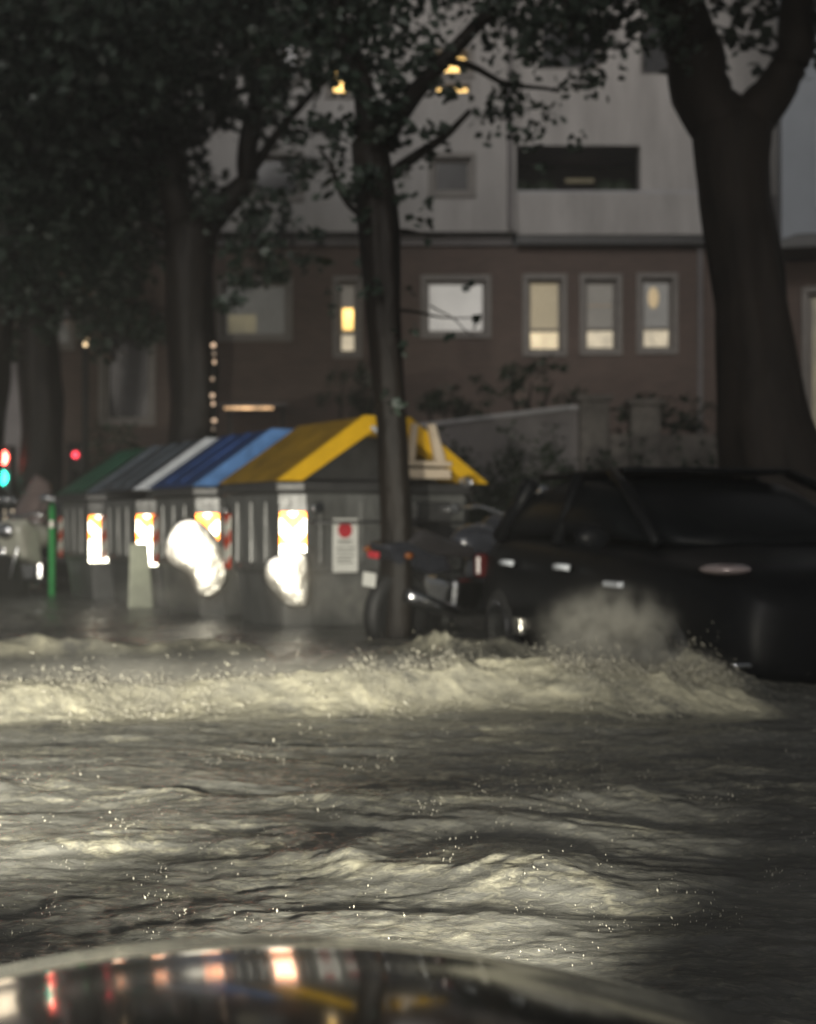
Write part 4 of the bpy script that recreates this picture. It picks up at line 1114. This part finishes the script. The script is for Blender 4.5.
# ------------------------------------------------------------------ air: rain haze and the car's spray
def vol(name, dens, col=(0.8, 0.8, 0.78), noise=None, rad=(1, 1, 1)):
    m = bpy.data.materials.new(name); m.use_nodes = True; nt = m.node_tree
    nt.nodes.remove(nt.nodes['Principled BSDF'])
    v = nt.nodes.new('ShaderNodeVolumePrincipled'); v.inputs['Color'].default_value = (*col, 1); v.inputs['Density'].default_value = dens
    v.inputs['Anisotropy'].default_value = 0.1
    nt.links.new(v.outputs[0], nt.nodes['Material Output'].inputs['Volume'])
    if noise:
        tc = nt.nodes.new('ShaderNodeTexCoord'); nz = nt.nodes.new('ShaderNodeTexNoise'); nz.inputs['Scale'].default_value = noise
        nz.inputs['Detail'].default_value = 3
        vs_ = nt.nodes.new('ShaderNodeVectorMath'); vs_.operation = 'MULTIPLY'; vs_.inputs[1].default_value = [q_ * 4.5 for q_ in rad]
        nt.links.new(tc.outputs['Object'], vs_.inputs[0]); nt.links.new(vs_.outputs[0], nz.inputs['Vector'])
        ln = nt.nodes.new('ShaderNodeVectorMath'); ln.operation = 'LENGTH'; nt.links.new(tc.outputs['Object'], ln.inputs[0])
        mr = nt.nodes.new('ShaderNodeMapRange'); mr.inputs[1].default_value = 0.95; mr.inputs[2].default_value = 0.0; mr.inputs[3].default_value = 0.0; mr.inputs[4].default_value = 1.0; mr.interpolation_type = 'SMOOTHERSTEP'
        nt.links.new(ln.outputs['Value'], mr.inputs[0])
        m2 = nt.nodes.new('ShaderNodeMapRange'); m2.inputs[1].default_value = 0.36; m2.inputs[2].default_value = 0.66
        nt.links.new(nz.outputs['Fac'], m2.inputs[0])
        mu = nt.nodes.new('ShaderNodeMath'); mu.operation = 'MULTIPLY'; nt.links.new(mr.outputs[0], mu.inputs[0]); nt.links.new(m2.outputs[0], mu.inputs[1])
        mk = nt.nodes.new('ShaderNodeMath'); mk.operation = 'MULTIPLY'; nt.links.new(mu.outputs[0], mk.inputs[0]); mk.inputs[1].default_value = dens
        nt.links.new(mk.outputs[0], v.inputs['Density'])
    return m


HAZE = 0.0045
if HAZE > 0:
    mb = MB(); mb.b2((-45, -8, GROUND - 1.0), (45, 60, 24)); o = mb.build('haze', vol('haze', HAZE)); tag(o, kind='stuff')


def puff(label, c, rad, dens, noise=2.2, colr=(0.9, 0.88, 0.8)):
    o = MB().ball((0, 0, 0), 1.0, 20).build('spray_cloud', vol('spray_cloud', dens, colr, noise, rad))
    o.location = c; o.scale = rad
    tag(o, label, 'spray', kind='stuff')


puff('pale cloud of spray thrown up by the dark car wheel', at(612, 628, 7.2), (0.52, 0.38, 0.30), 10.0)
puff('low mist hanging at the foot of the yellow-lidded container', row(-0.5, 0.55, 0.22), (0.75, 0.5, 0.33), 1.8)
puff('low mist hanging at the foot of the blue-lidded container', row(1.3, -0.6, 0.2), (0.55, 0.5, 0.26), 1.3)
for nm_, t_, rr_, dx_, dz_ in (('blue', 1.75, (0.33, 0.25, 0.36), 0.02, 0.44), ('yellow', 0.0, (0.22, 0.2, 0.30), 0.06, 0.36)):  # mist added only for the soft halo round the two glares
    q_ = row(t_ - 0.22, dx_ - 0.02, dz_)
    puff('wide faint mist added as a glare halo round the lit corner of the %s-lidded container' % nm_, q_, [v * 2.0 for v in rr_], 1.1, 1.2, (1.0, 0.93, 0.82))
puff('veil of fine spray hanging over the breaking wave', (-0.75, 6.3, 0.07), (2.6, 0.75, 0.20), 5.0, 1.0)
puff('ragged lower tongue of spray beside the dark car', at(585, 655, 7.0), (0.34, 0.3, 0.20), 10.0)
puff('thin mist of spray over the wave beside the car', at(640, 665, 6.7), (0.6, 0.4, 0.14), 5.0)

# ------------------------------------------------------------------ sky, sun, camera
w = bpy.data.worlds.new('World'); sc.world = w; w.use_nodes = True
nt = w.node_tree; bg = nt.nodes['Background']
sky = nt.nodes.new('ShaderNodeTexSky'); sky.sky_type = 'NISHITA'; sky.sun_disc = False
sky.sun_elevation = R(6); sky.sun_rotation = R(188)
hs = nt.nodes.new('ShaderNodeHueSaturation'); hs.inputs['Saturation'].default_value = 0.25
nt.links.new(sky.outputs[0], hs.inputs['Color']); nt.links.new(hs.outputs[0], bg.inputs['Color'])
bg.inputs['Strength'].default_value = 0.05
S = bpy.data.lights.new('sun', 'SUN'); S.energy = 0.66; S.angle = R(20); S.color = (1.0, 0.965, 0.93)
so = bpy.data.objects.new('sun', S); COL.objects.link(so); so.rotation_euler = (R(68), 0, R(-8))

cd_ = bpy.data.cameras.new('camera'); cam = bpy.data.objects.new('camera', cd_); COL.objects.link(cam)
cd_.sensor_fit = 'VERTICAL'; cd_.sensor_height = 24.0; cd_.lens = 24.0 * F / 1024
cam.location = (0, 0, CAMZ); cam.rotation_euler = (R(90) + math.atan(13 / F), 0, 0)
cd_.clip_start = 0.05; cd_.clip_end = 1000
cd_.dof.use_dof = True; cd_.dof.focus_distance = 2.7; cd_.dof.aperture_fstop = 2.2
sc.camera = cam

sc.render.engine = 'CYCLES'
sc.cycles.use_denoising = True
sc.cycles.max_bounces = 5; sc.cycles.diffuse_bounces = 2; sc.cycles.glossy_bounces = 3; sc.cycles.volume_bounces = 2
sc.cycles.transmission_bounces = 2; sc.cycles.caustics_reflective = False; sc.cycles.caustics_refractive = False
sc.cycles.volume_step_rate = 1.0; sc.cycles.sample_clamp_indirect = 3.0
sc.view_settings.view_transform = 'Standard'; sc.view_settings.look = 'None'; sc.view_settings.exposure = 0.0; sc.view_settings.gamma = 1.0
